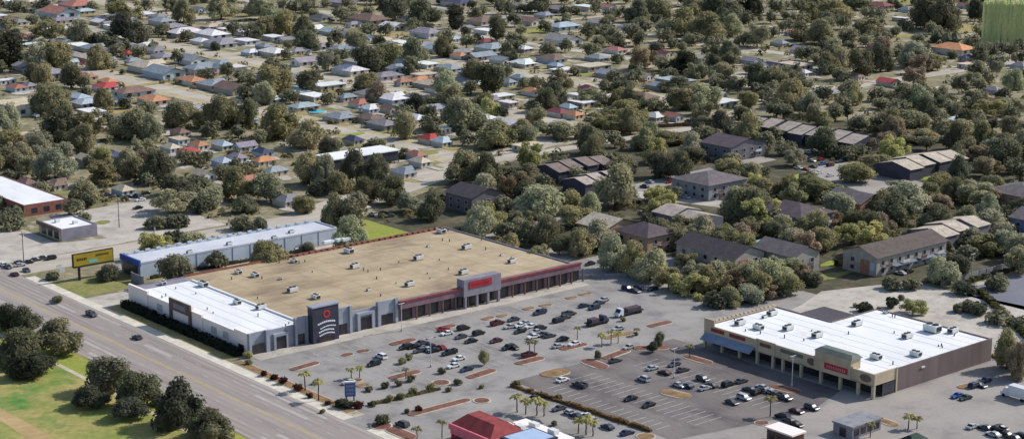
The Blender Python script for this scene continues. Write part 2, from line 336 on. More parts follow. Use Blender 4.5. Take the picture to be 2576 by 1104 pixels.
# sign tower
tw = MB().box(19.8,28.8,-3.2,-.6,0,10.6).obj('sign_tower','black_sign',mall)
MB().box(19.6,29,-3.4,-.4,10.6,11.0).obj('coping','blue_wall',tw)
b = MB(); n = 20
for i in range(n):
    t0, t1 = 2*math.pi*i/n, 2*math.pi*(i+1)/n
    c = (24.6,-3.27,8.3)
    b.add([(c[0]+r*math.cos(t),-3.27,c[2]+r*math.sin(t)) for r, t in ((.75,t0),(1.15,t0),(1.15,t1),(.75,t1))], [(0,1,2,3)])
b.obj('emblem','red_mark',tw)
for z, x0, x1, hh in ((5.9,21.5,27.6,.5),(4.6,22.3,27.8,.32),(3.5,21.8,27.2,.4),(2.5,22.0,27.4,.35)):
    b = MB()
    for k in range(9):
        xa = x0+(x1-x0)*k/9; b.box(xa,xa+(x1-x0)/9*.82,-3.27,-3.2,z+.5*math.sin(k*.35)-.6,z+.5*math.sin(k*.35)-.6+hh)
    b.obj('lettering','white_mark',tw)
MB().box(21.5,27.2,-3.35,-3.22,0,1.6).obj('entrance','dark_glass',tw)
# front of the tan-roofed hall
MB().box(51.8,125,-.2,.4,0,6.4).obj('front_wall','mauve',mall,'mauve front wall')
MB().box(52,76,-2.0,-.2,4.2,6.6).obj('fascia','mauve',mall); MB().box(90,125,-2.0,-.2,4.2,6.5).obj('fascia','mauve',mall)
MB().box(52,76,-2.25,-2.0,6.2,6.75).obj('trim','red_tile',mall); MB().box(90,125.2,-2.25,-2.0,6.1,6.7).obj('trim','red_tile',mall)
k = 0
for x in list(range(54,75,5))+list(range(92,124,5)): 
    MB().box(x,x+3.6,-.32,-.2,.3,3.7).obj('window','dark_glass',mall)
    MB().box(x+4,x+4.4,-1.9,-1.5,0,4.2).obj('column','brown_frame',mall)
sg = MB().box(75.6,90.4,-2.9,.6,3.9,9.2).obj('sign_parapet','grey_stone',mall)
MB().box(77.6,86.6,-3.05,-2.9,6.2,8.5).obj('sign_panel','red_sign',sg)
b = MB()
for k in range(8): b.box(78.6+k*.9,79.1+k*.9,-3.1,-3.05,6.9+.1*(k%2),7.8)
b.obj('lettering','crimson',sg)
for x in (76,80.6,85,89.3): MB().box(x,x+.8,-2.8,-2.0,0,3.9).obj('column','grey_stone',mall)
MB().box(77,89.6,-.5,-.2,0,3.7).obj('entrance','dark_glass',mall)

# ---- strip mall with white L-shaped roof
sm = root('strip_mall', W(104,-138)); BLOCK.append((103,157,-140,-75))
tag(sm, 'strip mall with white L-shaped roof, tan columned arcade and brown end wall', 'store')
L_ = [(3.8,.4),(51.6,.4),(51.6,39.8),(30.6,39.8),(30.6,60.6),(3.8,60.6)]
MB().prism(L_,5.7,6.0,0,True,True).obj('roof','white_roof',sm)
b = MB(); b.box(9.5,52,0,.4,0,6.45); b.box(51.6,52,.4,40.2,0,6.3); b.box(31,51.6,39.8,40.2,0,6.3); b.box(30.6,31,40.2,61,0,6.3); b.box(3.8,30.6,60.6,61,0,6.3)
b.obj('wall','brown_wall',sm)
MB().box(0,9.5,-.1,.4,3.6,6.7).obj('fascia','tan_wall',sm,'tan end of the fascia')
MB().box(3.6,4.0,.4,60.6,0,5.7).obj('storefront','dark_glass',sm)
MB().box(0,3.6,.4,60.8,3.4,3.7).obj('arcade_ceiling','tan_wall',sm)
b = MB()
for y0, y1, h in ((.4,7,6.8),(7,19.5,6.9),(19.5,34,6.9),(34,41,7.1),(41,57,6.8),(57,60.8,8.6)): b.box(0,.45,y0,y1,3.5,h)
b.obj('fascia','tan_wall',sm)
MB().box(.45,3.6,.4,60.6,6.0,6.08).obj('arcade_roof','white_roof',sm)
rp = MB().box(-.6,3.4,7.2,19.4,3.6,9.0).obj('raised_parapet','tan_wall',sm)
b = MB(); b.add([(-.8,6.8,9.0),(3.9,6.8,9.0),(3.9,19.8,9.0),(-.8,19.8,9.0),(.8,8,9.9),(3,8,9.9),(3,18.6,9.9),(.8,18.6,9.9)], [(0,1,5,4),(1,2,6,5),(2,3,7,6),(3,0,4,7),(4,5,6,7)]); b.obj('cap_roof','teal_grey',rp)
s_ = MB().box(-.75,-.6,8.2,16,4.8,6.4).obj('sign_panel','red_sign',rp)
b = MB()
for k in range(9): b.box(-.8,-.75,8.8+k*.74,9.25+k*.74,5.2,5.95)
b.obj('lettering','pink',s_)
b = MB(); n = 18
b.add([(-.12,20.8+1.7*math.cos(2*math.pi*i/n),5.2+1.05*math.sin(2*math.pi*i/n)) for i in range(n)], [tuple(range(n))]); b.obj('round_sign','brown_frame',sm)
b = MB(); b.add([(-.12,2.6+1.9*math.cos(2*math.pi*i/n),5.2+1.05*math.sin(2*math.pi*i/n)) for i in range(n)], [tuple(range(n))]); b.obj('round_sign','brown_frame',sm)
for y in (.1,5,11,17.6,24.5,31,34.6,40.4,47,53.7,60.4): MB().box(-.25,.55,y-.35,y+.35,0,3.5).obj('column','beige_column',sm)
for y in (34.2,40.6,19.8,7.0): MB().box(-.2,0,y-.25,y+.25,3.5,7.2).obj('pilaster','beige_column',sm)
b = MB(); b.add([(-2.3,41.2,3.0),(-2.3,60.2,3.0),(-.02,60.2,4.6),(-.02,41.2,4.6),(-2.3,41.2,2.8),(-2.3,60.2,2.8)], [(0,1,2,3),(0,1,5,4)]); b.obj('awning','awning',sm,'pale blue sloped awning')
for y0, y1, m in ((53,58,'red_tile'),(45,51,'red_tile'),(24,32,'teal_grey'),(35.5,39.5,'mulch')): MB().box(-.12,0,y0,y1,5.3,6.3).obj('sign_panel',m,sm)
MB().box(3.6,9,-.14,-.1,.2,3.4).obj('window','glass',sm)
for x in (.2,9.3): MB().box(x-.2,x+.4,-.3,-.1,0,6.9).obj('pilaster','beige_column',sm)
MB().box(20,21.4,-.3,0,4.4,4.8).obj('wall_lamp','white_metal',sm)
b = MB(); b.box(3.8,30.7,60.55,61.05,6.3,6.7)
for k in range(15): b.box(4.5+k*1.75,5.5+k*1.75,60.5,61.1,6.7,7.1)
b.obj('parapet','tan_wall',sm)

M['seam'] = mat('roof_seam', S(206,207,208,.84), None)
vp_m = MB().tube((0,0,0),(0,0,.8),.16,.16,8).mesh('vent_pipe','metal_dark')
def roof_bits(par, x0, x1, y0, y1, z, n, step, m, seed):
    r = random.Random(seed); b = MB(); k = x0+step
    while k < x1: b.box(k-.07,k+.07,y0,y1,z-.05,z+.03); k += step
    b.obj('roof_seams',m,par)
    for _ in range(n): v = put('vent_pipe', vp_m, par); v.location = (r.uniform(x0+1,x1-1), r.uniform(y0+1,y1-1), z); v.scale = (1,1,r.uniform(.6,1.4))
M['tan_seam'] = mat('tan_seam', S(180,160,129), None)
roof_bits(mall,.6,18.8,1,63,5.3,9,4.2,'seam',1); roof_bits(mall,20,124,1,69,5.2,26,7.5,'tan_seam',2)
roof_bits(sm,4.2,30.4,.8,60.4,6.0,9,4.4,'seam',3); roof_bits(sm,31,51.4,.8,39.6,6.0,7,4.4,'seam',4)
# ---- blue strip warehouse
bw = root('warehouse', W(17.5,94)); BLOCK.append((16,97,93,108))
tag(bw, 'long narrow pale blue warehouse with pale roof behind the superstore', 'warehouse')
MB().box(.4,77.4,.4,12.6,5.0,5.2).obj('roof','pale_blue_roof',bw)
b = MB(); b.box(0,77.8,0,.4,0,5.5); b.box(77.4,77.8,.4,13,0,5.6); b.box(.4,77.4,12.6,13,0,5.8); b.obj('wall','pale_blue_wall',bw)
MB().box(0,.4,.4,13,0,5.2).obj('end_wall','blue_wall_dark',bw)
MB().box(-.5,0.2,-.1,13.1,4.2,6.2).obj('sign_band','blue_band',bw)
MB().box(-.3,0,2,11,.2,4.0).obj('storefront','dark_glass',bw)
for k in range(38): 
    if k % 2 == 0: MB().box(1+k*2,2.6+k*2,12.4,13.1,5.8,6.3).obj('merlon','pale_blue_wall',bw)
for k in range(1,11): MB().box(k*7-.1,k*7+.1,-.12,0,.1,5.3).obj('wall_rib','blue_wall_dark',bw)
b = MB(); b.box(0,77.8,-.1,0,5.0,5.55); b.obj('gutter','pale_blue_roof',bw)

# ---- small white-roofed shop, brick building, flat-roofed hall, restaurant, kiosks
sh = root('corner_shop', W(21,158)); BLOCK.append((20,36,157,177)); tag(sh, 'small white-roofed corner shop with grey side wall and stone front', 'shop')
MB().box(.4,13.6,.4,17.6,3.9,4.1).obj('roof','white_roof',sh)
b = MB(); b.box(0,14,0,.4,0,4.5); b.box(13.6,14,.4,18,0,4.5); b.box(.4,13.6,17.6,18,0,4.5); b.obj('wall','grey_stone',sh)
MB().box(0,.4,.4,18,0,4.6).obj('front_wall','beige_column',sh)
MB().box(-.9,0,0,18,3.4,4.8).obj('fascia','brown_frame',sh)
for y in (2,7,12): MB().box(-.06,0,y,y+3.6,.4,2.9).obj('window','dark_glass',sh)
for x, y in ((4,12),(8,6)): MB().box(x,x+1.6,y,y+1.4,4.1,5.2).obj('roof_unit','metal',sh)
br = root('brick_building', W(28,203)); BLOCK.append((27,46,202,262)); tag(br, 'long red-brick building with bright white roof at the street corner', 'building')
MB().box(.3,17.7,.3,58,4.1,4.3).obj('roof','white_roof',br)
b = MB(); b.box(0,18,0,.3,0,4.6); b.box(0,.3,.3,58,0,4.6); b.box(17.7,18,.3,58,0,4.6); b.obj('wall','brick',br)
for k in range(9): MB().box(-.05,0,3+k*6,5.6+k*6,1,3).obj('window','glass',br)
for k in range(3): MB().box(3+k*5,5.4+k*5,-.05,0,1,3).obj('window','glass',br)
fh = root('flat_roofed_hall', W(168,201)); BLOCK.append((167,203,200,215)); tag(fh, 'white flat-roofed hall with dark end wall among the trees', 'hall')
MB().box(-.6,34.6,-.6,13.6,4.4,4.8).obj('roof','white_roof',fh)
MB().box(0,34,0,13,0,4.4).obj('wall','black_sign',fh)
for k in range(6): MB().box(2+k*5.4,5+k*5.4,-.06,0,.8,2.8).obj('window','glass',fh)
rs = root('restaurant', W(1,-106)); BLOCK.append((0,20,-117,-90)); tag(rs, 'red-roofed restaurant with pink parapet beside a pale blue flat annex', 'restaurant')
b = MB(); b.box(0,10,0,15,0,3.6); b.obj('wall','crimson',rs); MB().box(-.25,0,0,15,1.9,3.0).obj('wall_band','pink',rs)
MB().box(-.5,0,-.4,15.4,3.0,4.4).obj('parapet','pink',rs); MB().box(0,9.6,-.4,0,2.6,4.2).obj('parapet','pink',rs)
b = MB(); b.add([(0,0,4.3),(10.4,0,4.3),(10.4,15.2,4.3),(0,15.2,4.3),(3.4,2.4,6.6),(7.2,2.4,6.6),(7.2,12.8,6.6),(3.4,12.8,6.6)], [(0,1,5,4),(1,2,6,5),(2,3,7,6),(3,0,4,7),(4,5,6,7),(3,2,1,0)]); b.obj('roof','red_tile',rs)
b = MB(); b.box(3,13,-9,-.4,0,4.0); b.obj('annex','pale_blue_wall',rs)
MB().box(2.7,13.3,-9.3,-.45,4.0,4.5).obj('annex_trim','black_sign',rs); MB().box(3.4,12.6,-8.6,-1.0,4.5,4.62).obj('annex_roof','light_blue_roof',rs)
MB().box(13.6,18,-10,8,0,3.4).obj('rear_kitchen','white_wall',rs); MB().box(10.6,13.5,-.3,9,0,3.2).obj('rear_kitchen','white_wall',rs)
MB().box(11.2,13,2,4.4,3.2,4.4).obj('roof_unit','metal',rs); MB().box(15,16.6,-6,-3.5,3.4,4.6).obj('roof_unit','metal',rs); MB().box(15,16.6,1,3.5,3.4,4.4).obj('roof_unit','metal',rs)
for y in (2,6,10): MB().box(-.07,0,y,y+2.8,.5,2.5).obj('window','glass',rs)
for x in (5,9.5): MB().box(x,x+2.2,-9.08,-9,.8,2.6).obj('window','glass',rs)
MB().box(.5,2.9,-9,-.5,2.7,3.0).obj('canopy','mauve',rs)
gk = root('kiosk', W(76,-154)); BLOCK.append((75,88,-155,-147)); tag(gk, 'small grey flat-roofed kiosk block in the pale lot', 'kiosk')
MB().box(0,11,0,6,0,2.9).obj('wall','grey_stone',gk); MB().box(-.3,11.3,-.3,6.3,2.9,3.3).obj('roof','fence',gk)
for k in range(4): MB().box(.6+k*2.6,2.6+k*2.6,-.05,0,.7,2.2).obj('window','dark_glass',gk)
MB().box(-.05,0,2,4,0,2.3).obj('door','dark_glass',gk)
bk = root('booth', W(59.5,-149)); BLOCK.append((58,66,-151,-140)); tag(bk, 'dark brown booth with white flat roof at the lot edge', 'booth')
MB().box(0,4.4,0,8,0,3.3).obj('wall','fence_brown',bk); MB().box(-.4,4.8,-.4,8.4,3.3,3.7).obj('roof','white_wall',bk)
for k in range(3): MB().box(-.05,0,.8+k*2.4,2.4+k*2.4,.9,2.4).obj('window','dark_glass',bk)
gb = root('booth', W(80,-169)); tag(gb, 'low booth with dark green sloped roof and pale strip', 'booth')
MB().box(0,5,0,3.4,0,2.4).obj('wall','tan_wall',gb)
b = MB(); b.add([(-.5,-.5,2.4),(5.5,-.5,2.4),(5.5,3.9,2.4),(-.5,3.9,2.4),(1,1.3,3.6),(4,1.3,3.6),(4,2.1,3.6),(1,2.1,3.6)], [(0,1,5,4),(1,2,6,5),(2,3,7,6),(3,0,4,7),(4,5,6,7),(3,2,1,0)]); b.obj('roof',mat('green_awning',S(44,72,60),S(34,56,48)),gb)
MB().box(1.2,3.8,-.62,-.52,2.45,2.75).obj('sign_panel','white_mark',gb)

# ---- rooftop air units
b = MB(); b.box(-1.5,1.5,-1.05,1.05,.25,1.5); ru_c = b.mesh('cabinet','metal')
b = MB(); b.box(-1.3,1.3,-.9,.9,0,.25); ru_b = b.mesh('curb','metal_dark')
b = MB(); b.tube((-.7,0,1.5),(-.7,0,1.72),.6,.6,12); ru_f1 = b.mesh('fan','metal_dark'); b = MB(); b.tube((.7,0,1.5),(.7,0,1.72),.6,.6,12); ru_f2 = b.mesh('fan','metal_dark')
b = MB(); b.quad((-1.54,-.8,.4),(-1.54,.8,.4),(-1.54,.8,1.3),(-1.54,-.8,1.3)); ru_g = b.mesh('grille','metal_dark')
def roof_unit(x, y, z, s, where, grp):
    v = P(x, y+3, z); o = root('roof_unit', v, RZ+R.choice((0,0,math.pi/2)), (s*.86,s*.86,s*.86))
    for n, me in (('cabinet',ru_c),('curb',ru_b),('fan',ru_f1),('fan',ru_f2),('grille',ru_g)): put(n, me, o)
    later(o, ('small ' if s < .75 else 'large ' if s > 1.3 else '')+where.replace(' ','-')+' air unit', 'air unit', grp, v, z+1)
for x, y, s in ((600,685,.9),(642,693,1),(740,657,.85),(736,731,1.15),(795,748,1.05),(893,671,1.1),(878,633,1.25),(1053,650,1.15),(1174,623,1.15),(1031,716,1.1),(1166,686,1.1),(1288,658,1),(1110,583,1.2),(705,700,.5),(928,728,.55),(1078,618,.5),(745,612+12,.5),(1262,640,.45)):
    roof_unit(x, y, 5.2, s, 'tan roof', 'air units on the superstore roof')
for x, y, s in ((512,717,1.2),(410,712,.8),(597,761,.95),(657,774,1.1)): roof_unit(x, y, 5.3, s, 'white roof', 'air units on the superstore roof')
for x, y, s in (((3,2),30,160),((3,2),150,272),((3,2),370,326),((3,2),670,238),((3,2),1050,332),((3,2),1240,285),((3,2),1395,292),((3,2),815,490),((3,2),1115,468),((3,2),890,146),((2,2),1720,232),((2,2),1860,266),((2,2),1905,182)):
    q = Q(x, y, s); roof_unit(q[0], q[1], 6.0, 1.7 if y == 1240 else .6 if y in (890,1905) else 1.1, 'white roof', 'air units on the strip mall roof')
for x, y in ((477,634),(577,613),(690,598),(733,583)): roof_unit(x, y, 5.2, .75, 'warehouse roof', 'air units on the warehouse roof')
hp = root('roof_cover', P(845,608,5.3)); tag(hp, 'pile of white roof sheets on the tan roof edge', 'roof sheets')
b = MB()
for k in range(7): 
    x, y = R.uniform(-4,4), R.uniform(-1.5,1.5); b.box(x-1.6,x+1.6,y-.8,y+.8,0,.4+R.uniform(0,.8))
b.obj('sheet_pile','white_roof',hp)

# ---- apartments
ROOFC = {'tan':S(176,164,154),'brown':S(92,82,78),'stepbrown':S(132,118,112),'dark':S(74,68,74),'grey':S(112,104,106),'purple':S(90,78,86),'pale':S(190,178,162)}
win_m = MB().box(-.75,.75,-.06,0,0,1.35).mesh('pane','glass'); wf = MB()
for q in ((-.95,.95,-.1,0,-.2,0),(-.95,.95,-.1,0,1.35,1.5),(-.95,-.75,-.1,0,0,1.35),(.75,.95,-.1,0,0,1.35)): wf.box(*q)
winf_m = wf.mesh('window','frame')
door_m = MB().box(-.55,.55,-.07,0,0,2.1).mesh('door','door')
def window(par, x, y, z, rz, s=1.0):
    w = put('window', winf_m, par); w.location = (x,y,z); w.rotation_euler = (0,0,rz); w.scale = (s,1,s); p = put('pane', win_m, w); return w
def facade(par, x0, x1, y, rz, zs, step, side):
    n = max(1, int(abs(x1-x0)/step))
    for z in zs:
        for k in range(n):
            t = x0+(x1-x0)*(k+.5)/n
            if side == 'y': window(par, t, y, z, rz)
            else: window(par, y, t, z, rz)
def apartment(a0, a1, b0, b1, kind, roofc, wallc, label, hw=6.6):
    la, lb = a1-a0, b1-b0
    o = root('apartment_building', W(a0,b0)); tag(o, label, 'apartment block', 'apartment blocks'); BLOCK.append((a0,a1,b0,b1))
    hw = 5.0 if kind[:3] == 'row' else hw; rc = ROOFC[roofc]; b = MB(); r = MB()
    if kind in ('gable_a','gable_b'):
        b.box(0,la,0,lb,0,hw); h = hw+2.7; e = .7
        if kind == 'gable_a':
            m = lb/2; r.add([(-e,-e,hw-.2),(la+e,-e,hw-.2),(la+e,m,h),(-e,m,h),(-e,lb+e,hw-.2),(la+e,lb+e,hw-.2)], [(0,1,2,3),(3,2,5,4)])
            b.add([(0,0,hw),(0,lb,hw),(0,m,h-.35),(la,0,hw),(la,lb,hw),(la,m,h-.35)], [(0,1,2),(3,4,5)])
        else:
            m = la/2; r.add([(-e,-e,hw-.2),(-e,lb+e,hw-.2),(m,lb+e,h),(m,-e,h),(la+e,lb+e,hw-.2),(la+e,-e,hw-.2)], [(0,1,2,3),(3,2,4,5)])
            b.add([(0,0,hw),(la,0,hw),(m,0,h-.35),(0,lb,hw),(la,lb,hw),(m,lb,h-.35)], [(0,1,2),(3,4,5)])
    elif kind == 'hip':
        b.box(0,la,0,lb,0,hw); e = .8; i = min(la,lb)*.48; h = hw+2.9
        if la > lb: r.add([(-e,-e,hw-.2),(la+e,-e,hw-.2),(la+e,lb+e,hw-.2),(-e,lb+e,hw-.2),(i,lb/2,h),(la-i,lb/2,h)], [(0,1,5,4),(1,2,5),(2,3,4,5),(3,0,4)])
        else: r.add([(-e,-e,hw-.2),(la+e,-e,hw-.2),(la+e,lb+e,hw-.2),(-e,lb+e,hw-.2),(la/2,i,h),(la/2,lb-i,h)], [(0,1,4),(1,2,5,4),(2,3,5),(3,0,4,5)])
    else:   # stepped row of mono-pitched units along a or b
        n = int(kind[-1]); along = kind[4]; ln, dp = (lb, la) if along == 'b' else (la, lb)
        def add(mb, pts, fs): mb.add([(d, l, z) if along == 'b' else (l, d, z) for d, l, z in pts], [f if along == 'b' else tuple(reversed(f)) for f in fs])
        def bx(mb, d0, d1, l0, l1, za, zb): mb.box(*((d0,d1,l0,l1) if along == 'b' else (l0,l1,d0,d1)), za, zb)
        bx(b, 2.4, dp-2.4, .3, ln-.3, 0, hw-.3)
        for k in range(n):
            l0, l1 = ln*k/n+(.75 if k else 0), ln*(k+1)/n-(.75 if k < n-1 else 0); st = (0,1.6,.6)[k % 3]; d0, d1 = st, dp-1.6+st; z = hw+(0,.45,.2)[(k*2) % 3]; m = (d0+d1)/2; h = z+(d1-d0)*.5*.24; e = .5
            bx(b, d0, d1, l0, l1, 0, z)
            add(b, [(d0,l0,z),(d1,l0,z),(m,l0,h-.3),(d0,l1,z),(d1,l1,z),(m,l1,h-.3)], [(0,1,2),(5,4,3)])
            add(r, [(d0-e,l0,z-.12),(d0-e,l1,z-.12),(m,l1,h),(m,l0,h),(d1+e,l0,z-.12),(d1+e,l1,z-.12)], [(3,2,1,0),(2,3,4,5)])
    b.obj('wall','wall',o,None,wallc); r.obj('roof','roof',o,None,rc)
    st = 4.2
    off = -.02
    if kind[:3] != 'row':
        facade(o, 1, la-1, off, 0, (1.0,3.6), st, 'y'); facade(o, 1, lb-1, off, -math.pi/2, (1.0,3.6), st, 'x')
        for k in range(max(1,int(la/9))):
            x = la*(k+.5)/max(1,int(la/9)); bc = MB().box(x-1.7,x+1.7,-1.5,-.02,2.85,3.0).obj('balcony','grey_stone',o)
            bb_ = MB(); bb_.box(x-1.7,x+1.7,-1.5,-1.44,3.0,3.95); bb_.obj('railing','white_metal' if k % 2 else 'brown_frame',bc)
        for k in range(2):
            d = put('door', door_m, o); d.location = (la*(.3+.4*k), -.03, 0)
    return o
wl, wg, wt, wn = S(176,170,162), S(122,122,130), S(168,144,120), S(78,78,90)
o9 = apartment(203.5,241,-60,-46,'gable_a','brown',wl,'apartment block with ridged brown roof, pale walls and an orange end panel')
MB().box(-.12,0,3.0,6.6,.2,5.0).obj('wall_panel',mat('orange_panel',S(176,122,96),S(156,108,86),.4),o9); MB().box(-.12,0,.8,2.6,1.8,4.4).obj('wall_panel','pale_blue_wall',o9)
MB().box(8,20,-1.6,0,2.4,2.7).obj('balcony','blue_wall_dark',o9); MB().box(22,36,-1.6,0,2.4,2.7).obj('balcony','blue_wall_dark',o9)
o8 = apartment(168,182,-30,-3,'gable_b','dark',wl,'dark-roofed apartment block with white balconies and an orange-brick end')
MB().box(2,6,-.15,0,.1,5.2).obj('wall_panel',bpy.data.materials['orange_panel'],o8)
apartment(183.5,196,-42,-24,'gable_b','grey',S(170,166,160),'grey-roofed apartment wing beside the dark-roofed orange-brick block')
apartment(163,179,27,41,'gable_b','pale',wt,'apartment block with pale tan sloping roof and brown end')
apartment(166,180,9,25,'hip','purple',wt,'hip-roofed purple-brown apartment block in front of the tan one')
apartment(364,386,80,149,'row_b7','tan',wn,'long row of seven stepped tan roofs over dark navy walls')
apartment(336,376,28,48,'row_a4','pale',wn,'four pale striped roofs stepping up the slope of one block')
apartment(222,254,118,136,'row_a4','stepbrown',wn,'brown apartment row with four stepped roofs over navy walls')
apartment(214,236,93,108,'row_a3','tan',wn,'small apartment row with three stepped tan roofs')
x = AB(P(*Q((2,1),1490,230),6)); apartment(x[0]-14,x[0]+8,x[1]-13,x[1]+7,'hip','grey',S(150,152,160),'grey hip-roofed apartment block behind a bright parking court')
x = AB(P(*Q((2,1),1310,490),6)); apartment(x[0]-8,x[0]+9,x[1]-12,x[1]+11,'row_b2','tan',wg,'pair of tan stepped roofs side by side among olive trees')
x = AB(P(*Q((3,1),170,480),6)); apartment(x[0]-9,x[0]+9,x[1]-13,x[1]+11,'hip','purple',wg,'purple-brown hip-roofed apartment block with dark gable')
x = AB(P(*Q((3,1),660,400),6)); apartment(x[0]-7,x[0]+8,x[1]-8,x[1]+9,'gable_b','grey',S(180,136,110),'grey-roofed apartment block with an orange gable end')
x = AB(P(*Q((3,1),1390,590),6)); apartment(x[0]-14,x[0]+14,x[1]-7,x[1]+9,'row_a3','pale',wg,'pale L-shaped roofs of a block behind the orange-panel block')
x = AB(P(*Q((1,1),1640,350),6)); apartment(x[0]-8,x[0]+8,x[1]-9,x[1]+7,'gable_b','dark',S(120,112,120),'dark shaded apartment block beneath tall trees by the bend')
x = AB(P(*Q((2,0),1680,1075),6)); apartment(x[0]-12,x[0]+10,x[1]-9,x[1]+9,'gable_b','purple',wg,'purple-grey roofed block behind the bright parking court trees')
x = AB(P(*Q((3,1),1840,330),6)); apartment(x[0]-9,x[0]+12,x[1]-14,x[1]+6,'hip','grey',S(172,138,114),'grey-roofed apartment block with tan wall at the frame edge')
x = AB(P(*Q((3,1),1900,600),3)); apartment(x[0]-3,x[0]+12,x[1]-14,x[1]+2,'gable_b','grey',S(110,122,160),'blue-walled apartment block beside the pale roofs')
x = AB(P(*Q((2,0),1760,1075),6))

# ================================================================== HOUSES
RC = {'r':('bright red',S(192,82,80)),'b':('blue-grey',S(148,158,168)),'w':('white',S(224,224,224)),'g':('grey',S(146,144,148)),'d':('dark grey',S(92,92,100)),'t':('terracotta',S(176,122,106)),'o':('orange',S(200,144,106)),'n':('brown',S(134,110,100)),'p':('lavender-grey',S(152,144,156)),'c':('cream',S(200,186,164)),'k':('navy',S(74,80,108)),'e':('pale teal',S(166,184,188)),'m':('maroon',S(132,76,80)),'l':('light blue',S(178,192,204))}
WC = [S(222,216,206),S(206,196,178),S(190,204,216),S(212,200,190),S(176,168,160),S(230,228,226)]
HT = {
(0,0):'450 100 330 t;560 40 240 t;640 72 150 e;735 190 160 w;1220 150 200 b;1400 240 250 w;1600 255 260 w;1660 320 250 g;1780 70 150 d;960 390 110 r;1230 410 190 g;1010 445 130 b;1110 495 290 c;1240 540 310 b;1450 440 250 b;1540 505 280 b;1450 590 230 o;1600 622 240 b;1340 630 160 k;1570 695 120 e;1760 655 290 n;1840 530 130 p;830 540 170 t;980 580 170 o;790 635 190 r;1010 680 280 n;1160 735 250 o;600 712 200 e;625 758 190 l;690 820 210 w;860 742 130 b;130 640 170 t;215 628 110 g;150 800 400 c;170 1010 190 c;195 265 150 t;930 890 220 b;1100 905 110 r;1360 975 120 n;1350 1030 120 c;1500 1070 160 o;1680 1070 170 l;1850 1080 130 p;45 590 130 w;1500 60 110 g;760 130 120 p;1180 320 150 w;1870 380 140 w;90 130 130 t;1290 1090 110 c',
(1,0):'650 15 210 p;490 120 170 d;870 150 310 n;1035 185 190 w;1290 240 250 p;1500 280 120 l;1480 20 250 k;1690 150 190 n;1700 220 170 w;1740 300 130 m;1760 350 220 b;120 385 260 w;130 440 220 p;330 455 230 p;590 530 270 w;1020 345 160 c;1440 415 150 o;1050 608 120 t;1250 585 190 o;1270 545 180 c;1250 660 160 n;30 575 130 b;690 715 110 b;770 760 100 t;850 800 120 w;400 790 220 e;640 860 250 b;840 870 230 n;890 1010 160 k;1165 1050 120 r;1270 1060 140 l;1640 750 150 p;1870 760 130 w;1880 812 120 o;1900 600 120 b;1390 950 100 w;1790 945 150 c;1010 800 130 n;950 330 120 w;1600 60 130 c;60 335 130 b;1820 130 120 g;1580 200 110 g;1130 130 110 d;740 170 120 g;240 20 130 p;1390 190 110 g;1310 700 110 g',
(2,0):'720 40 130 t;560 45 190 w;350 60 190 p;470 185 230 l;650 160 180 p;790 200 150 p;140 150 210 n;270 310 270 g;80 350 160 w;300 430 220 n;700 370 170 t;640 420 170 b;610 490 250 c;740 540 210 b;330 480 100 l;230 530 220 w;50 570 130 b;160 600 160 n;150 670 160 o;570 650 140 m;1000 560 130 c;1235 600 270 e;1090 700 290 n;200 850 190 m;450 890 190 r;430 845 160 o;420 790 90 l;1070 860 100 w;1220 860 120 t;1600 860 150 c;1410 420 150 c;1720 425 100 c;1890 480 120 l;120 1075 220 c;1800 440 150 p;60 30 150 g;240 100 140 b;940 60 110 g;840 300 110 c;1150 390 130 m;900 560 110 g;490 700 110 w;1480 130 70 w',
(3,0):'90 310 130 b;220 370 190 p;30 480 90 k;200 480 250 c;260 530 120 w;430 680 190 b;910 600 160 r;1400 365 290 o;1100 325 100 e;1000 125 110 w;180 230 90 t;840 35 190 m;1040 60 100 g;1600 712 160 t;1400 890 120 l;1780 750 140 n;1500 470 130 c;1500 420 60 k;330 250 100 g;60 200 90 c;1900 480 100 g;1480 30 90 t;660 560 110 n;1700 660 120 g',
(0,1):'850 40 190 k;1680 90 140 l;1540 190 150 c;1790 60 140 p;650 70 110 c;1420 20 100 r;930 300 130 c;200 250 150 n;420 260 120 n;1880 230 110 t',
(1,1):'60 85 160 o;150 160 160 b;760 430 180 c;1110 170 200 b;50 20 130 k;220 380 130 g;1240 90 120 c;1350 20 120 t'}
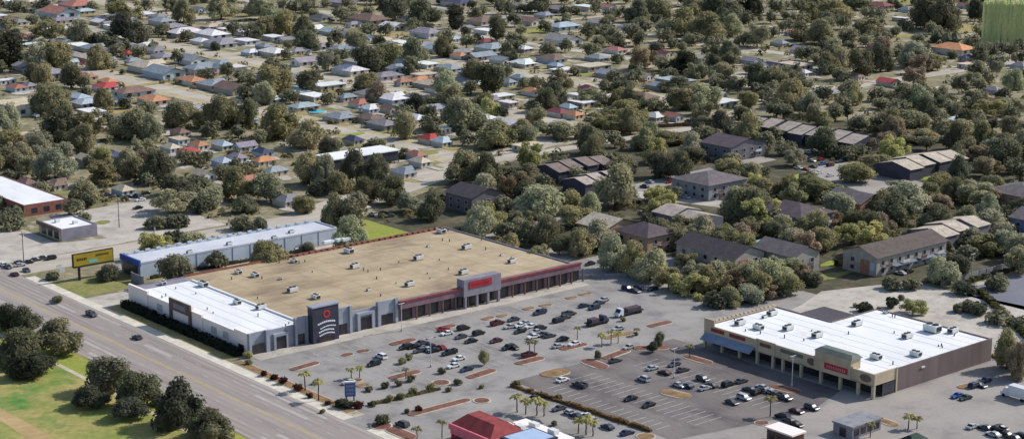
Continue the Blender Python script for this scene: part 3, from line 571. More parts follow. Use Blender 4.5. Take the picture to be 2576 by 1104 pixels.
def house_meshes(kind):
    L, Wd, h = 15.0, 9.6, 2.8; x, y = L/2, Wd/2; e = .65; t = h+2.1; b = MB(); r = MB()
    b.box(-x,x,-y,y,0,h)
    if kind == 'gable':
        b.add([(-x,-y,h),(-x,y,h),(-x,0,t-.3),(x,-y,h),(x,y,h),(x,0,t-.3)], [(0,1,2),(3,4,5)])
        r.add([(-x-e,-y-e,h-.15),(x+e,-y-e,h-.15),(x+e,0,t),(-x-e,0,t),(-x-e,y+e,h-.15),(x+e,y+e,h-.15)], [(0,1,2,3),(3,2,5,4)])
    elif kind == 'hip':
        r.add([(-x-e,-y-e,h-.1),(x+e,-y-e,h-.1),(x+e,y+e,h-.1),(-x-e,y+e,h-.1),(-x+y,0,t),(x-y,0,t)], [(0,1,5,4),(1,2,5),(2,3,4,5),(3,0,4)])
    elif kind == 'flat':
        r.box(-x-.5,x+.5,-y-.5,y+.5,h,h+.4)
    else:   # hip with a forward wing
        r.add([(-x-e,-y-e,h-.1),(x+e,-y-e,h-.1),(x+e,y+e,h-.1),(-x-e,y+e,h-.1),(-x+y,0,t),(x-y,0,t)], [(0,1,5,4),(1,2,5),(2,3,4,5),(3,0,4)])
        wx0, wx1, wy = 1.2, 6.2, -y-3.6; b.box(wx0,wx1,wy,-y,0,h); m = (wx0+wx1)/2
        b.add([(wx0,wy,h),(wx1,wy,h),(m,wy,h+1.3)], [(0,1,2)])
        r.add([(wx0-e,wy-e,h-.08),(wx1+e,wy-e,h-.08),(m,wy-e,h+1.55),(wx0-e,-y,h-.08),(wx1+e,-y,h-.08),(m,-y+3.0,h+1.55)], [(0,2,5,3),(2,1,4,5)])
    return b.mesh('wall','wall'), r.mesh('roof','roof')
HM = {k: house_meshes(k) for k in ('gable','hip','flat','wing')}
H = []; drives = []; lawns = {'lawn':[], 'dry_lawn':[], 'concrete':[]}
for tile, s in HT.items():
    for e in s.split(';'):
        x, y, w, c = e.split(); q = Q(tile, float(x), float(y)); v = P(q[0], q[1], 3.4); v.z = 0
        wm = float(w)/3/px_per_m(v); a, bb = AB(v)
        sc = max(.62, min(1.9, wm*1.1/17.5)); al = R.random() < .25
        H.append([a, bb, sc, al, c])
for a0 in (221,315,408,500,590):
    for off in (-22,24,46):
        b0 = 215 if a0 > 300 else 170
        while b0 < 900:
            b0 += R.uniform(17,23); x, y = D(W(a0+off,b0))
            if -20 < x < 2600 and -10 < y < 330 and not any(abs(h[0]-a0-off) < 13*max(1,h[2]) and abs(h[1]-b0) < 15*max(1,h[2]) for h in H) and len(H) < 298 and R.random() < (.85 if x < 1500 else .5): H.append([a0+off, b0, R.uniform(.8,1.15), R.random() < .25, R.choice('ggpcwwbcgwwbelwb')])
def hrect(h, pad=.2): 
    lx, ly = (7.7,5.2) if h[3] else (5.2,7.7); return h[0]-lx*h[2]-pad, h[0]+lx*h[2]+pad, h[1]-ly*h[2]-pad, h[1]+ly*h[2]+pad
STREETS = [(213,234,170,560),(307,328,205,760),(402,420,215,900),(495,511,215,900),(580,600,215,900)]; pa, pb = AB(P(799,284)); STREETS.append((pa-13,pa+6,pb-14,pb+6))
for it in range(45):
    moved = False
    for i in range(len(H)):
        ri = hrect(H[i])
        for (a0,a1,b0,b1) in BLOCK+STREETS:
            ox = min(ri[1],a1)-max(ri[0],a0); oy = min(ri[3],b1)-max(ri[2],b0)
            if ox > 0 and oy > 0:
                moved = True
                if ox < oy: H[i][0] += (ox+.1)*(1 if H[i][0] > (a0+a1)/2 else -1)
                else: H[i][1] += (oy+.1)*(1 if H[i][1] > (b0+b1)/2 else -1)
        for j in range(i):
            ri, rj = hrect(H[i]), hrect(H[j]); ox = min(ri[1],rj[1])-max(ri[0],rj[0]); oy = min(ri[3],rj[3])-max(ri[2],rj[2])
            if ox > 0 and oy > 0:
                moved = True
                for k in (i, j): H[k][2] = max(.6, H[k][2]*.988)
                if ox < oy: s = .3*ox*(1 if H[i][0] > H[j][0] else -1); H[i][0] += s; H[j][0] -= s
                else: s = .3*oy*(1 if H[i][1] > H[j][1] else -1); H[i][1] += s; H[j][1] -= s
    if not moved: break
NB = len(BLOCK)
for a, bb, sc, al, c in H:
    v = W(a, bb); o = root('house', v, RZ+(0 if al else math.pi/2)+R.choice((0,math.pi))*0, (sc,sc,max(.85,sc*.9)))
    kind = R.choice(('flat',)) if c in 'w' and R.random() < .5 else R.choice(('gable','hip','wing','hip'))
    if c in 'ce' and R.random() < .3: kind = 'flat'
    nm, rc = RC[c]; j = R.uniform(.88,1.12); rc = tuple(min(.9, k*j*R.uniform(.96,1.04)) for k in rc[:3])+(1,)
    wm_, rm_ = HM[kind]
    put('wall', wm_, o, None, WC[2] if c in 'tl' and R.random() < .5 else R.choice(WC)); put('roof', rm_, o, None, rc)
    for t in (-4.6, 4.4 if kind != 'wing' else 3.7): window(o, t, (-4.8 if not (kind == 'wing' and t > 0) else -8.4)-.02, 1.0, 0, 1.15)
    window(o, -7.52, 1.4 if al else -1.4, 1.0, -math.pi/2, 1.1)
    if not al: window(o, -7.52, 2.6, 1.0, -math.pi/2, .9)
    d = put('door', door_m, o); d.location = (-.4, -4.83, 0)
    later(o, ('big ' if sc > 1.25 else 'small ' if sc < .75 else '')+nm+'-roofed house', 'house', 'houses of the suburb', v, 3.4, avoid='apartment')
    BLOCK.append(hrect((a,bb,sc,al), 0))
    lx, ly = (8*sc,5.5*sc) if al else (5.5*sc,8*sc)
    lawns[R.choice(('lawn','dry_lawn','dry_lawn','concrete'))].append([AB_ for AB_ in blob(a+R.uniform(-3,3), bb-ly-R.uniform(0,3), lx*1.1, 5.5, 14, .2)])
    drives.append(rect(a-lx*.2, a-lx*.2+3.2, bb-ly-9, bb-ly-.2) if R.random() < .5 else rect(a-lx-9, a-lx-.2, bb-1.5, bb+1.6))
for k, pl in lawns.items(): 
    if k == 'concrete': continue
    for i, pp in enumerate(pl): pass
zz = .05
for k, pl in lawns.items():
    bq = MB()
    for i, pp in enumerate(pl): bq.add([(x, y, zz+.0006*i) for x, y in pp], [tuple(range(len(pp)))])
    zz += .12/3
    o = bq.obj('yard_lawn' if k != 'concrete' else 'yard_paving', k); o.location = (C0.x,C0.y,0); o.rotation_euler = (0,0,RZ); o['kind'] = 'structure'
bq = MB()
for i, pp in enumerate(drives): bq.add([(x, y, .2+.0004*i) for x, y in pp], [(0,1,2,3)])
o = bq.obj('driveways', 'concrete'); o.location = (C0.x,C0.y,0); o.rotation_euler = (0,0,RZ); o['kind'] = 'structure'
pv = P(799,284); po = root('swimming_pool', pv); tag(po, 'bright turquoise swimming pool beside the tall blue-grey house', 'pool')
n = 20; MB().prism([(4.4*math.cos(2*math.pi*i/n),3.0*math.sin(2*math.pi*i/n)) for i in range(n)],0,.7).obj('water','pool',po)
MB().prism([(5.0*math.cos(2*math.pi*i/n),3.6*math.sin(2*math.pi*i/n)) for i in range(n)],0,.62).obj('rim','whitep',po)

# ================================================================== TREES
def crown(name, lobes, n, ls, seed, core=.74, flat=0.0):
    r = random.Random(seed); b = MB()
    tot = sum(l[3]**2 for l in lobes)
    for (cx, cy, cz, rad, sq) in lobes:
        # inner mass: a rough knobbly ball
        vs = []; nu, nv = 8, 5
        for i in range(1, nv):
            for j in range(nu):
                th = math.pi*i/nv; ph = 2*math.pi*(j+.5*(i%2))/nu; k = rad*core*r.uniform(.85,1.1)
                vs.append((cx+k*math.sin(th)*math.cos(ph), cy+k*math.sin(th)*math.sin(ph), cz+k*sq*math.cos(th)))
        fs = [((i*nu+j),(i*nu+(j+1)%nu),((i+1)*nu+(j+1)%nu),((i+1)*nu+j)) for i in range(nv-2) for j in range(nu)]
        vs += [(cx,cy,cz+rad*core*sq),(cx,cy,cz-rad*core*sq)]; t = len(vs)-2
        fs += [(t,j,(j+1)%nu) for j in range(nu)]+[(t+1,(nv-2)*nu+(j+1)%nu,(nv-2)*nu+j) for j in range(nu)]
        b.add(vs, [tuple(reversed(f)) for f in fs])
        m = int(n*rad**2/tot)
        for _ in range(m):
            d = Vector((r.gauss(0,1),r.gauss(0,1),r.gauss(0,1)+.15)).normalized(); k = rad*r.uniform(.78,1.1)
            c = Vector((cx+d.x*k, cy+d.y*k, cz+d.z*k*sq))
            nn = (d*.6+Vector((r.gauss(0,.45),r.gauss(0,.45),r.gauss(0,.45)+.55))).normalized()
            u = nn.cross(Vector((r.gauss(0,1),r.gauss(0,1),r.gauss(0,1)))).normalized(); w = nn.cross(u); s = ls*r.uniform(.6,1.35)
            s2 = s*r.uniform(.5,.9)
            b.add([c-u*s-w*s2*.3, c-w*s2+u*s*.2, c+u*s+w*s2*.25, c+w*s2-u*s*.25], [(0,1,2,3)])
    return b.mesh(name, 'foliage')
def trunk(name, h, r0, tops, seed):
    b = MB(); rr = random.Random(seed); lean = Vector((rr.uniform(-.3,.3),rr.uniform(-.3,.3),h)); b.tube((0,0,-.1), lean, r0, r0*.62, 8)
    for t in tops: b.tube(lean*.92, t, r0*.5, r0*.16, 6)
    return b.mesh(name, 'bark')
TV = {'broad':[], 'round':[], 'cone':[], 'column':[], 'sparse':[]}
for s in range(7):
    r = random.Random(100+s); lobes = []
    for k in range(15):
        t = 2*math.pi*k/11+r.uniform(-.3,.3); rad = r.uniform(2.0,5.1) if k < 11 else r.uniform(0,3.2)
        z = r.uniform(2.2,5.2)+(2.2 if k >= 11 else 0)-rad*.1; lobes.append((rad*math.cos(t),rad*math.sin(t),z,r.uniform(2.0,2.9),r.uniform(.78,1)))
    TV['broad'].append((crown('crown',lobes,3600,.35,s), trunk('trunk',2.4,.42,[(l[0]*.7,l[1]*.7,l[2]) for l in lobes[:5]],s)))
for s in range(5):
    r = random.Random(200+s); lobes = []
    for k in range(13):
        d = Vector((r.gauss(0,1),r.gauss(0,1),r.gauss(0,1))).normalized(); rad = r.uniform(2.2,4.4)
        lobes.append((d.x*rad,d.y*rad,5.4+d.z*rad*.9,r.uniform(1.9,3.0),r.uniform(.85,1)))
    lobes.append((0,0,5.4,4.2,1)); TV['round'].append((crown('crown',lobes,3600,.35,s+20), trunk('trunk',3,.4,[(l[0]*.6,l[1]*.6,l[2]) for l in lobes[:3]],s)))
for s in range(4):
    r = random.Random(300+s); lobes = []
    for k in range(11):
        z = 2.2+k*.95; q = (1-(k/11.5)); rad = 4.4*q+.5
        for m in range(3 if k < 8 else 1):
            t = r.uniform(0,6.28); lobes.append((rad*.5*math.cos(t),rad*.5*math.sin(t),z,rad*.62+.3,.8))
    TV['cone'].append((crown('crown',lobes,1700,.45,s+40), trunk('trunk',3,.35,[],s)))
for s in range(3):
    r = random.Random(400+s); lobes = [(r.uniform(-2,2),r.uniform(-2,2),2.2+k*.75,r.uniform(2.3,3.6),1) for k in range(12)]
    TV['column'].append((crown('crown',lobes,1500,.48,s+50), trunk('trunk',2.4,.35,[],s)))
for s in range(4):
    r = random.Random(500+s); lobes = []
    for k in range(22):
        t = r.uniform(0,6.28); rad = r.uniform(.8,5.4); z = r.uniform(1.8,8.6)-rad*.18; lobes.append((rad*math.cos(t),rad*math.sin(t),z,r.uniform(1.1,2.1),r.uniform(.7,1)))
    TV['sparse'].append((crown('crown',lobes,3000,.34,s+60,.6), trunk('trunk',4,.36,[(l[0]*.8,l[1]*.8,l[2]) for l in lobes[:9]],s)))
TONE = {'d':('dark green',S(110,110,86)),'k':('blackish green',S(82,84,68)),'o':('olive',S(146,141,104)),'g':('grey-green',S(160,159,128)),'y':('yellow-green',S(174,170,112)),'b':('brownish',S(148,132,108)),'l':('bright green',S(150,190,96))}
TT = {
(0,0):'130 50 180 110 d;300 50 170 110 d;880 60 160 160 o;960 100 230 170 o;1100 60 130 150 d;1210 50 190 110 b;1390 110 160 160 o;1600 90 210 170 g;1880 80 120 120 o;60 190 140 110 g;360 250 240 170 o;610 270 190 170 g;860 200 130 100 y;1030 240 250 220 k;780 300 110 130 k;870 320 120 80 d;50 400 200 270 k;300 450 220 230 g;490 440 220 240 o;700 460 190 170 o;540 590 190 190 d;330 580 170 180 o;870 390 130 110 g;1050 390 120 140 o;1160 355 80 80 d;1345 430 90 150 o;1505 370 90 60 d;1215 240 110 110 y;1725 545 110 180 k;1830 580 130 100 o;640 620 110 130 g;380 780 260 220 o;480 960 260 240 d;670 960 230 230 o;60 920 190 220 g;60 1060 200 130 o;980 970 260 220 o;1150 1000 170 200 g;1370 880 260 200 o;1560 900 180 170 o;1700 870 270 250 o;1880 870 150 240 d;1100 830 140 120 d;960 790 110 80 g;820 900 90 110 d;1800 1000 100 100 y;1560 990 120 100 d;1810 720 160 140 o;1775 215 80 60 d;1900 240 130 130 o;300 1070 200 110 d;700 300 90 90 b;1720 20 130 80 d',
(1,0):'60 80 230 190 g;80 220 200 150 o;250 200 200 180 o;470 230 180 180 d;400 330 200 170 d;562 340 60 150 y;640 290 130 140 d;770 320 190 160 o;530 440 110 110 y;840 460 240 230 d;1010 450 240 220 o;1180 400 200 200 g;1340 380 160 160 d;640 120 160 140 k;1050 70 250 220 d;1270 120 260 180 d;1510 150 130 190 k;1850 230 140 220 d;1820 70 150 120 o;850 90 90 80 d;1590 320 120 140 d;300 60 200 110 d;450 60 150 90 d;140 640 270 260 o;60 720 170 190 g;210 730 130 120 d;400 640 180 200 d;540 750 90 110 o;920 620 180 150 o;900 710 190 140 b;780 655 100 80 b;1440 650 230 190 g;1600 560 220 200 o;1760 610 250 250 d;1450 760 200 170 o;1190 800 170 160 k;1320 780 120 120 d;1300 850 150 120 o;1560 880 320 250 g;1070 970 220 230 g;1330 980 160 130 o;1150 870 150 120 d;170 950 290 250 o;390 1040 270 200 o;60 830 130 130 d;1810 1040 330 190 o;1770 830 160 150 y;1600 1050 130 120 y;1910 430 90 90 d;1060 1060 120 90 d;200 120 130 90 g;960 390 150 120 b;30 1040 120 120 y;1520 390 100 80 b',
(2,0):'200 50 190 130 d;630 60 100 140 d;810 100 130 120 d;940 110 180 160 d;1100 80 200 160 o;1370 60 200 140 o;1590 70 280 190 d;1800 60 200 160 k;1300 200 250 190 o;1150 220 170 130 y;1470 230 280 200 o;1640 220 200 150 g;1850 280 170 200 g;1720 310 160 120 d;900 240 160 130 y;570 250 140 140 d;400 350 110 120 d;20 440 60 140 k;1000 450 210 190 b;1140 490 140 120 o;1290 490 230 160 k;1410 540 200 120 k;1170 565 150 80 d;1500 390 150 140 y;1630 400 160 140 b;1240 650 250 100 d;340 640 200 220 o;230 730 110 130 k;720 660 130 110 d;835 650 80 70 d;810 740 200 130 o;690 760 130 100 b;590 745 250 110 g;1290 760 250 180 o;1450 740 250 200 g;1580 560 200 140 o;1700 640 130 160 o;1860 600 200 190 d;1710 540 80 80 d;850 880 320 180 o;720 940 240 150 o;1080 800 150 100 o;1450 960 200 120 d;1560 950 210 160 d;1850 970 160 150 g;1740 870 140 150 o;70 980 180 130 o;350 990 290 130 g;1200 1050 270 100 o;60 830 80 100 d;640 1050 200 90 b;220 950 100 90 y;800 450 90 80 y;1240 270 140 110 d;1350 300 150 120 o;1560 320 170 120 d;1000 200 130 90 g;540 1000 160 110 g;930 940 140 110 g',
(3,0):'60 60 150 140 o;240 40 170 90 d;330 110 170 150 o;500 90 270 130 o;580 170 160 140 d;440 190 140 110 g;640 40 240 100 d;790 110 180 120 b;780 220 220 130 o;390 270 240 170 o;250 260 200 130 o;1180 130 220 230 d;1330 140 220 250 d;1560 90 120 190 k;600 290 160 130 o;1130 300 110 60 k;1340 290 240 80 k;800 420 180 200 b;920 450 180 210 d;1090 440 220 190 g;1240 480 190 140 o;530 440 210 220 g;700 510 140 220 d;430 520 140 110 o;1650 400 170 100 o;1820 390 120 120 b;1900 350 80 100 o;1725 520 90 170 k;1440 650 140 150 k;1570 610 90 130 d;1285 790 130 120 k;1860 620 160 150 g;80 620 170 160 o;240 600 140 150 o;180 740 270 200 o;640 740 150 150 o;600 850 70 160 d;500 830 120 110 b;830 790 140 90 g;990 740 210 150 o;970 820 210 80 g;1640 820 230 150 y;1850 830 170 130 g;940 920 230 170 b;1110 930 290 160 o;1430 990 320 160 o;1580 890 140 110 d;1850 980 200 150 o;1690 950 90 120 y;830 920 150 90 y;1150 1040 250 100 o;40 1020 130 130 g;1400 420 90 60 o;1800 1070 160 80 d;300 640 120 90 g;60 540 150 100 d;1050 200 110 80 d',
(0,1):'60 90 160 160 o;210 140 180 160 g;420 170 300 220 g;770 210 260 200 o;1020 170 200 170 o;1200 170 260 260 d;1400 90 150 130 o;1540 90 110 100 o;1350 310 240 150 d;1300 430 350 190 g;1600 400 230 180 g;1800 320 260 240 o;1500 290 180 120 o;1850 450 200 130 d;680 120 90 110 d;540 470 170 120 d;660 420 130 110 o;640 540 100 70 d;100 590 170 100 d;20 420 80 140 d;1320 690 150 80 d;1180 585 170 80 b;1330 580 160 80 b;820 960 190 120 d;1640 870 140 130 o;1830 590 180 110 d;400 980 90 60 o;160 500 120 80 d;330 330 200 90 b;560 370 90 70 b;1700 200 150 120 y;1150 250 150 110 k;980 110 120 100 o;100 250 180 90 o;1500 460 150 110 g',
(1,1):'400 190 220 250 o;530 210 200 240 g;760 190 230 260 d;900 210 220 240 d;620 290 210 180 o;850 350 230 200 d;1020 360 220 200 d;110 330 260 230 g;370 450 190 140 o;580 530 200 260 o;730 530 190 280 d;1320 480 200 200 d;1560 180 260 230 o;1720 200 240 240 d;1170 440 190 150 g;1740 550 290 200 o;1530 395 120 110 g;110 790 140 120 d;1420 400 60 90 g;1850 450 140 140 g;1870 640 150 130 g;1120 60 100 70 y;30 600 120 80 d;470 330 170 120 d;1880 300 140 180 b',
(2,1):'110 230 230 150 o;110 330 190 140 d;200 430 400 250 g;470 540 270 170 o;780 340 320 300 g;830 170 230 160 o;1120 150 220 220 d;1260 170 200 200 d;1360 70 250 120 d;1660 110 150 120 b;1800 200 200 150 o;1100 370 190 130 y;1220 360 150 110 g;1700 450 260 260 g;1840 470 260 280 o;1840 340 280 150 o;1340 590 280 160 g;1170 700 230 190 o;760 840 240 250 g;900 870 220 240 o;1040 920 260 230 g;1740 690 220 150 b;60 620 160 150 g;1310 880 170 150 o;1300 1040 190 100 y;1690 1000 190 130 b;1850 1000 150 150 b;1560 1040 160 100 o;1620 640 90 80 y;530 660 130 110 k;1040 560 120 120 k;300 640 150 100 o;1470 640 130 110 o;1330 1050 250 180 y;1450 1030 240 190 o;1560 1000 240 200 g;1680 1040 250 200 b;1790 1000 260 220 g;1880 1050 240 190 o;1620 960 200 170 o;1400 960 200 160 g;1180 1000 200 180 o',
(3,1):'650 210 280 160 o;840 150 250 150 o;400 330 370 160 o;1000 330 250 120 g;1050 420 340 200 g;950 510 300 230 d;850 470 250 200 o;1300 280 240 140 o;1600 370 290 190 g;1660 280 140 110 b;1800 400 160 160 b;1320 350 90 70 d;380 560 180 140 b;90 620 220 160 g;180 720 270 190 g;430 720 220 180 o;100 940 290 210 g;230 960 170 160 b;1280 440 220 110 b;1450 680 230 140 g;1700 600 290 170 g;1650 760 270 170 o;1800 740 260 180 g;1310 960 250 200 g;1800 60 270 210 d;1550 60 190 140 b;500 40 130 110 d;1730 1040 170 100 y;1480 1090 190 70 y;930 1040 140 100 y;1080 1050 120 80 y;1900 200 130 140 o;1340 770 110 110 b;640 60 200 100 d;1560 640 180 130 o;1500 800 150 120 d;310 240 130 110 o;40 1000 260 220 g;140 1050 240 180 o;60 1085 200 110 b;330 1000 150 120 g',
(0,2):'60 200 220 210 k;200 230 210 190 d;440 370 320 240 d;150 430 340 280 d;240 560 320 190 k;820 640 350 290 d;690 800 260 150 k;1060 750 310 260 d;1340 880 360 320 k;1560 1010 320 220 d;1000 880 260 160 k',
(2,2):'1500 65 190 110 o;1640 40 230 130 o;1790 20 230 140 g;1900 5 200 120 b',
(3,2):'1800 460 200 300 o;1880 540 180 280 b;1090 115 190 130 y;1620 130 150 100 y;1750 190 190 110 d;1530 115 140 70 d;930 80 80 90 d;730 120 110 60 y;1880 230 120 80 d;1420 120 100 60 d'}
trees = []; TS = 1.2
def plant(x, y, w, h, t, big=1.0):
    v = P(x, y+h*.38); s = px_per_m(v)
    wm = w/s*TS; hm = h/s*1.0
    trees.append([v, wm, hm, t])
for tile, st in TT.items():
    for e in st.split(';'):
        x, y, w, h, t = e.split(); q = Q(tile, float(x), float(y)); plant(q[0], q[1], float(w)/3, float(h)/3, t)
def tree_at(v, wm, hm, t, kind=None, name='broadleaf_tree', cat='tree', grp='trees of the suburb'):
    v = free(v)
    ratio = hm/max(wm,.1)
    if kind is None:
        if ratio > 1.45: kind = 'cone' if t in 'k' else 'column'
        elif ratio > 1.0 and t in 'kd': kind = R.choice(('round','column'))
        elif t in 'yb' and R.random() < .7: kind = 'sparse'
        elif t in 'kd': kind = R.choice(('round','broad','broad'))
        else: kind = R.choice(('broad','broad','broad','sparse','round'))
    cm, tm = R.choice(TV[kind])
    bw_, bh_ = {'broad':(14,8.6),'round':(13.5,11),'cone':(9,13.2),'column':(9.5,13),'sparse':(13,10)}[kind]
    o = root(name, v, R.uniform(0,6.28), (wm/bw_, wm/bw_, hm/bh_))
    put('trunk', tm, o); nm, c = TONE[t]; j = R.uniform(.8,1.22); gy = sum(c[:3])/3; c = tuple((k*.88+gy*.12)*1.2 for k in c[:3]); c = (c[0]*j*R.uniform(.93,1.05), c[1]*j, c[2]*j*R.uniform(.9,1.1), 1); put('crown', cm, o, None, c)
    shape = {'cone':'pointed ','column':'upright ','sparse':'loose ','round':'round ','broad':'spreading '}[kind]
    later(o, ('big ' if wm > 17 else 'small ' if wm < 8.5 else '')+shape+nm+' tree', cat, grp, v, hm*.55)
    return o
ROADS = [(-36,-10,-300,420),(-220,-36,-200,300),(-120,112,122,143),(104,160,120,166),(160,226,140,192),(226,365,168,180),(221,231,170,560),(315,325,205,760),(408,418,215,900),(500,510,215,900),(480,900,202,216),(-12,40,140,190),(-12,24,84,122),(36,80,143,200),(126,330,84,106),(300,352,4,76),(135,214,-139,-72),(97,126,-5,118),(-12,172,-180,20),(14,97,84,93),(214,330,-190,-90),(226,262,20,86),(168,204,-72,-44),(203,246,-72,-58)]
def clear(a, b, pad=.6): return not any(r0-pad < a < r1+pad and s0-pad < b < s1+pad for r0, r1, s0, s1 in BLOCK+ROADS)
tr = random.Random(77); got = 0
for _ in range(16000):
    if got >= 520: break
    x, y = tr.uniform(-40,2620), -40+760*tr.random()**1.2; v = P(x,y); a, b = AB(v)
    if pa-16 < a < pa+6 and pb-17 < b < pb+6: continue
    if not clear(a, b, 2.2) or (x < 1150 and tr.random() < .62): continue
    wm = tr.uniform(8.5,15.5); hm = wm*tr.uniform(.62,.9)
    if any((v-q[0]).length < .33*(wm+q[1]) for q in trees): continue
    got += 1; trees.append([v, wm, hm, tr.choice('oogggdddbyoo')])
trees.sort(key=lambda q: -q[1]*px_per_m(q[0])*q[2]*px_per_m(q[0]))
for v, wm, hm, t in trees[:330]: tree_at(v, wm, hm, t)
rest = trees[330:]; TONES = {}
fm = MB(); ft = MB(); frr = random.Random(5)
for v, wm, hm, t in rest:
    v = free(v); n = 9; r_ = wm/2
    ft.tube((v.x,v.y,0),(v.x,v.y,hm*.5),.3,.16,6)
    for k in range(n):
        ph = frr.uniform(0,6.28); q = r_*.62*math.sqrt(frr.random()); lc = Vector((v.x+q*math.cos(ph), v.y+q*math.sin(ph), hm*frr.uniform(.3,.68)*(1.1-.35*q/r_))); lr = r_*frr.uniform(.34,.52)
        fm.add([lc+Vector(d)*lr*.7 for d in ((1,0,0),(0,1,0),(-1,0,0),(0,-1,0),(0,0,1),(0,0,-1))], [(0,1,4),(1,2,4),(2,3,4),(3,0,4),(1,0,5),(2,1,5),(3,2,5),(0,3,5)])
        for _ in range(64):
            d = Vector((frr.gauss(0,1),frr.gauss(0,1),frr.gauss(0,1)+.2)).normalized(); c = lc+d*lr*frr.uniform(.8,1.1); nn = (d*.6+Vector((frr.gauss(0,.45),frr.gauss(0,.45),frr.gauss(0,.45)+.55))).normalized()
            u = nn.cross(Vector((frr.gauss(0,1),frr.gauss(0,1),frr.gauss(0,1)))).normalized(); w = nn.cross(u); s_ = .62*frr.uniform(.6,1.3)
            fm.add([c-u*s_, c-w*s_*.7, c+u*s_, c+w*s_*.7], [(0,1,2,3)])
M['far_foliage'] = mat('far_foliage', S(118,119,95), S(172,167,136), .055, .85, c3=S(98,101,83), scale3=.06, lo3=.52, hi3=.62, detail=2, spec=.1, leaf=True)
fo = fm.obj('distant_trees','far_foliage'); fo['kind'] = 'stuff'; fo['label'] = 'smaller distant trees filling the suburb between the larger ones'
to = ft.obj('trunk','bark',fo)
# bright green screens at the far right
for x0, x1 in ((2472,2527),(2531,2600)):
    v = P((x0+x1)/2,110); s = px_per_m(v); o = root('bamboo_screen', v, 0)
    wd, ht = (x1-x0)/s, 27.0; rr = random.Random(x0); b = MB(); b.box(-wd/2+.5,wd/2-.5,0,5,0,ht-1)
    for _ in range(1500):
        x, y, z = rr.uniform(-wd/2,wd/2), rr.uniform(-.6,.3), rr.uniform(.5,ht); l = rr.uniform(1.2,3.6); w_ = rr.uniform(.18,.4); dx = rr.uniform(-.35,.35); fy = rr.uniform(-.5,.1)
        b.quad((x-w_,y,z),(x+w_,y+rr.uniform(-.3,.3),z),(x+w_*.4+dx,y+fy,z+l),(x-w_*.4+dx,y+fy,z+l))
    b.obj('foliage','bamboo',o)
    b = MB()
    for k in range(7): b.tube((-wd/2+1+k*(wd-2)/6,-.3,0),(-wd/2+1+k*(wd-2)/6,-.2,ht*.9),.12,.06,6)
    b.obj('stem','bark',o)
    tag(o, 'tall bright green bamboo screen '+('on the near side of the dark seam' if x0 < 2500 else 'cut by the frame edge past the dark seam'), 'bamboo', 'bamboo screens')

# ---- palms, shrubs, hedges
def palm_crown(seed, n=15):
    r = random.Random(seed); b = MB()
    for k in range(n):
        t = 2*math.pi*k/n*1.0+r.uniform(-.2,.2); L = r.uniform(2.2,2.9); up = r.uniform(.1,1.2); pts = []
        for i in range(6):
            u = i/5; pts.append((L*u*math.cos(t), L*u*math.sin(t), up*math.sin(u*2.2)*1.1-u*u*1.3))
        wv = Vector((-math.sin(t),math.cos(t),0)); vs = []
        for i, p in enumerate(pts):
            w_ = (.12,.5,.62,.55,.38,.06)[i]; p = Vector(p); vs += [p-wv*w_+Vector((0,0,-w_*.5)), p, p+wv*w_+Vector((0,0,-w_*.5))]
        fs = []
        for i in range(5): fs += [(i*3,i*3+1,i*3+4,i*3+3),(i*3+1,i*3+2,i*3+5,i*3+4)]
        b.add(vs, fs)
    return b.mesh('crown','foliage')
PC = [palm_crown(s) for s in range(4)]
PT = []
for s in range(3):
    b = MB(); r = random.Random(s); p = Vector((0,0,0)); rad = .24
    for k in range(5): 
        q = p+Vector((r.uniform(-.12,.16),r.uniform(-.12,.12),1)); b.tube(p,q,rad,rad*.93,7); p = q; rad *= .93
    PT.append((b.mesh('trunk','bark'), p))
def palm(tile, x, y, hm, t='y', sc=1.0, avoid=None):
    q = Q(tile, x, y); v = P(*q); hm *= .72; sc *= .6; o = root('palm_tree', v, R.uniform(0,6.28), (sc,sc,hm/5.0)); tm, top = R.choice(PT)
    put('trunk', tm, o); nm, c = TONE[t]; cr = put('crown', R.choice(PC), o, None, c); cr.location = top; cr.scale = (1,1,5.0/hm*sc)
    later(o, ('tall' if hm > 6.5 else 'short')+' '+nm+' palm', 'palm', 'palms of the parking lots', v, hm*.7)
for e in ('1 2 370 740 7 y 1.3;1 2 470 815 7.5 y 1.3;1 2 1405 1095 6 o 1;1 2 1215 1100 4 o 1;2 2 492 350 5 o .9;2 2 678 410 5 y 1.1;2 2 748 385 5 y 1;2 2 800 380 4.5 y 1;2 2 940 325 3 o .8;2 2 130 455 5 o 1.1;2 2 170 460 5 o .9;2 2 1340 490 5 o 1;2 2 40 900 6 y 1.3;2 2 105 915 5 y 1.2;2 2 185 925 6 y 1.3;2 2 240 930 5 y 1.2;2 2 500 1060 5 y 1.2;2 2 560 1070 6 y 1.4;2 2 610 1080 5 y 1.2;3 2 1058 1030 5 y 1.2;3 2 1122 1025 4 o 1;3 2 15 935 7 o 1.2;3 2 770 1090 5 o 1;1 2 720 650 4 y 1;1 2 780 640 4 y 1;1 2 1130 650 4 o .8').split(';'):
    i, j, x, y, hm, t, sc = e.split(); palm((int(i),int(j)), float(x), float(y), float(hm), t, float(sc))
r = random.Random(9); SH = []
for s in range(4):
    lobes = [(r.uniform(-.6,.6),r.uniform(-.6,.6),r.uniform(.5,1.1),r.uniform(.5,.8),.9) for k in range(6)]; SH.append(crown('foliage',lobes,260,.2,700+s))
st_m = MB().tube((0,0,0),(0,0,.8),.06,.04,6).mesh('stem','bark')
def shrub(tile, x, y, s, t, lab=None, hz=1.0):
    v = P(*Q(tile, x, y)); s *= .72; o = root('shrub', v, R.uniform(0,6.28), (s,s,s*hz)); nm, c = TONE[t] if t != 'm' else ('dark red', S(92,56,50)); put('foliage', R.choice(SH), o, None, c); put('stem', st_m, o)
    later(o, ('small ' if s < 1.3 else '')+nm+' shrub', 'shrub', 'shrubs of the parking lots', v, 1)
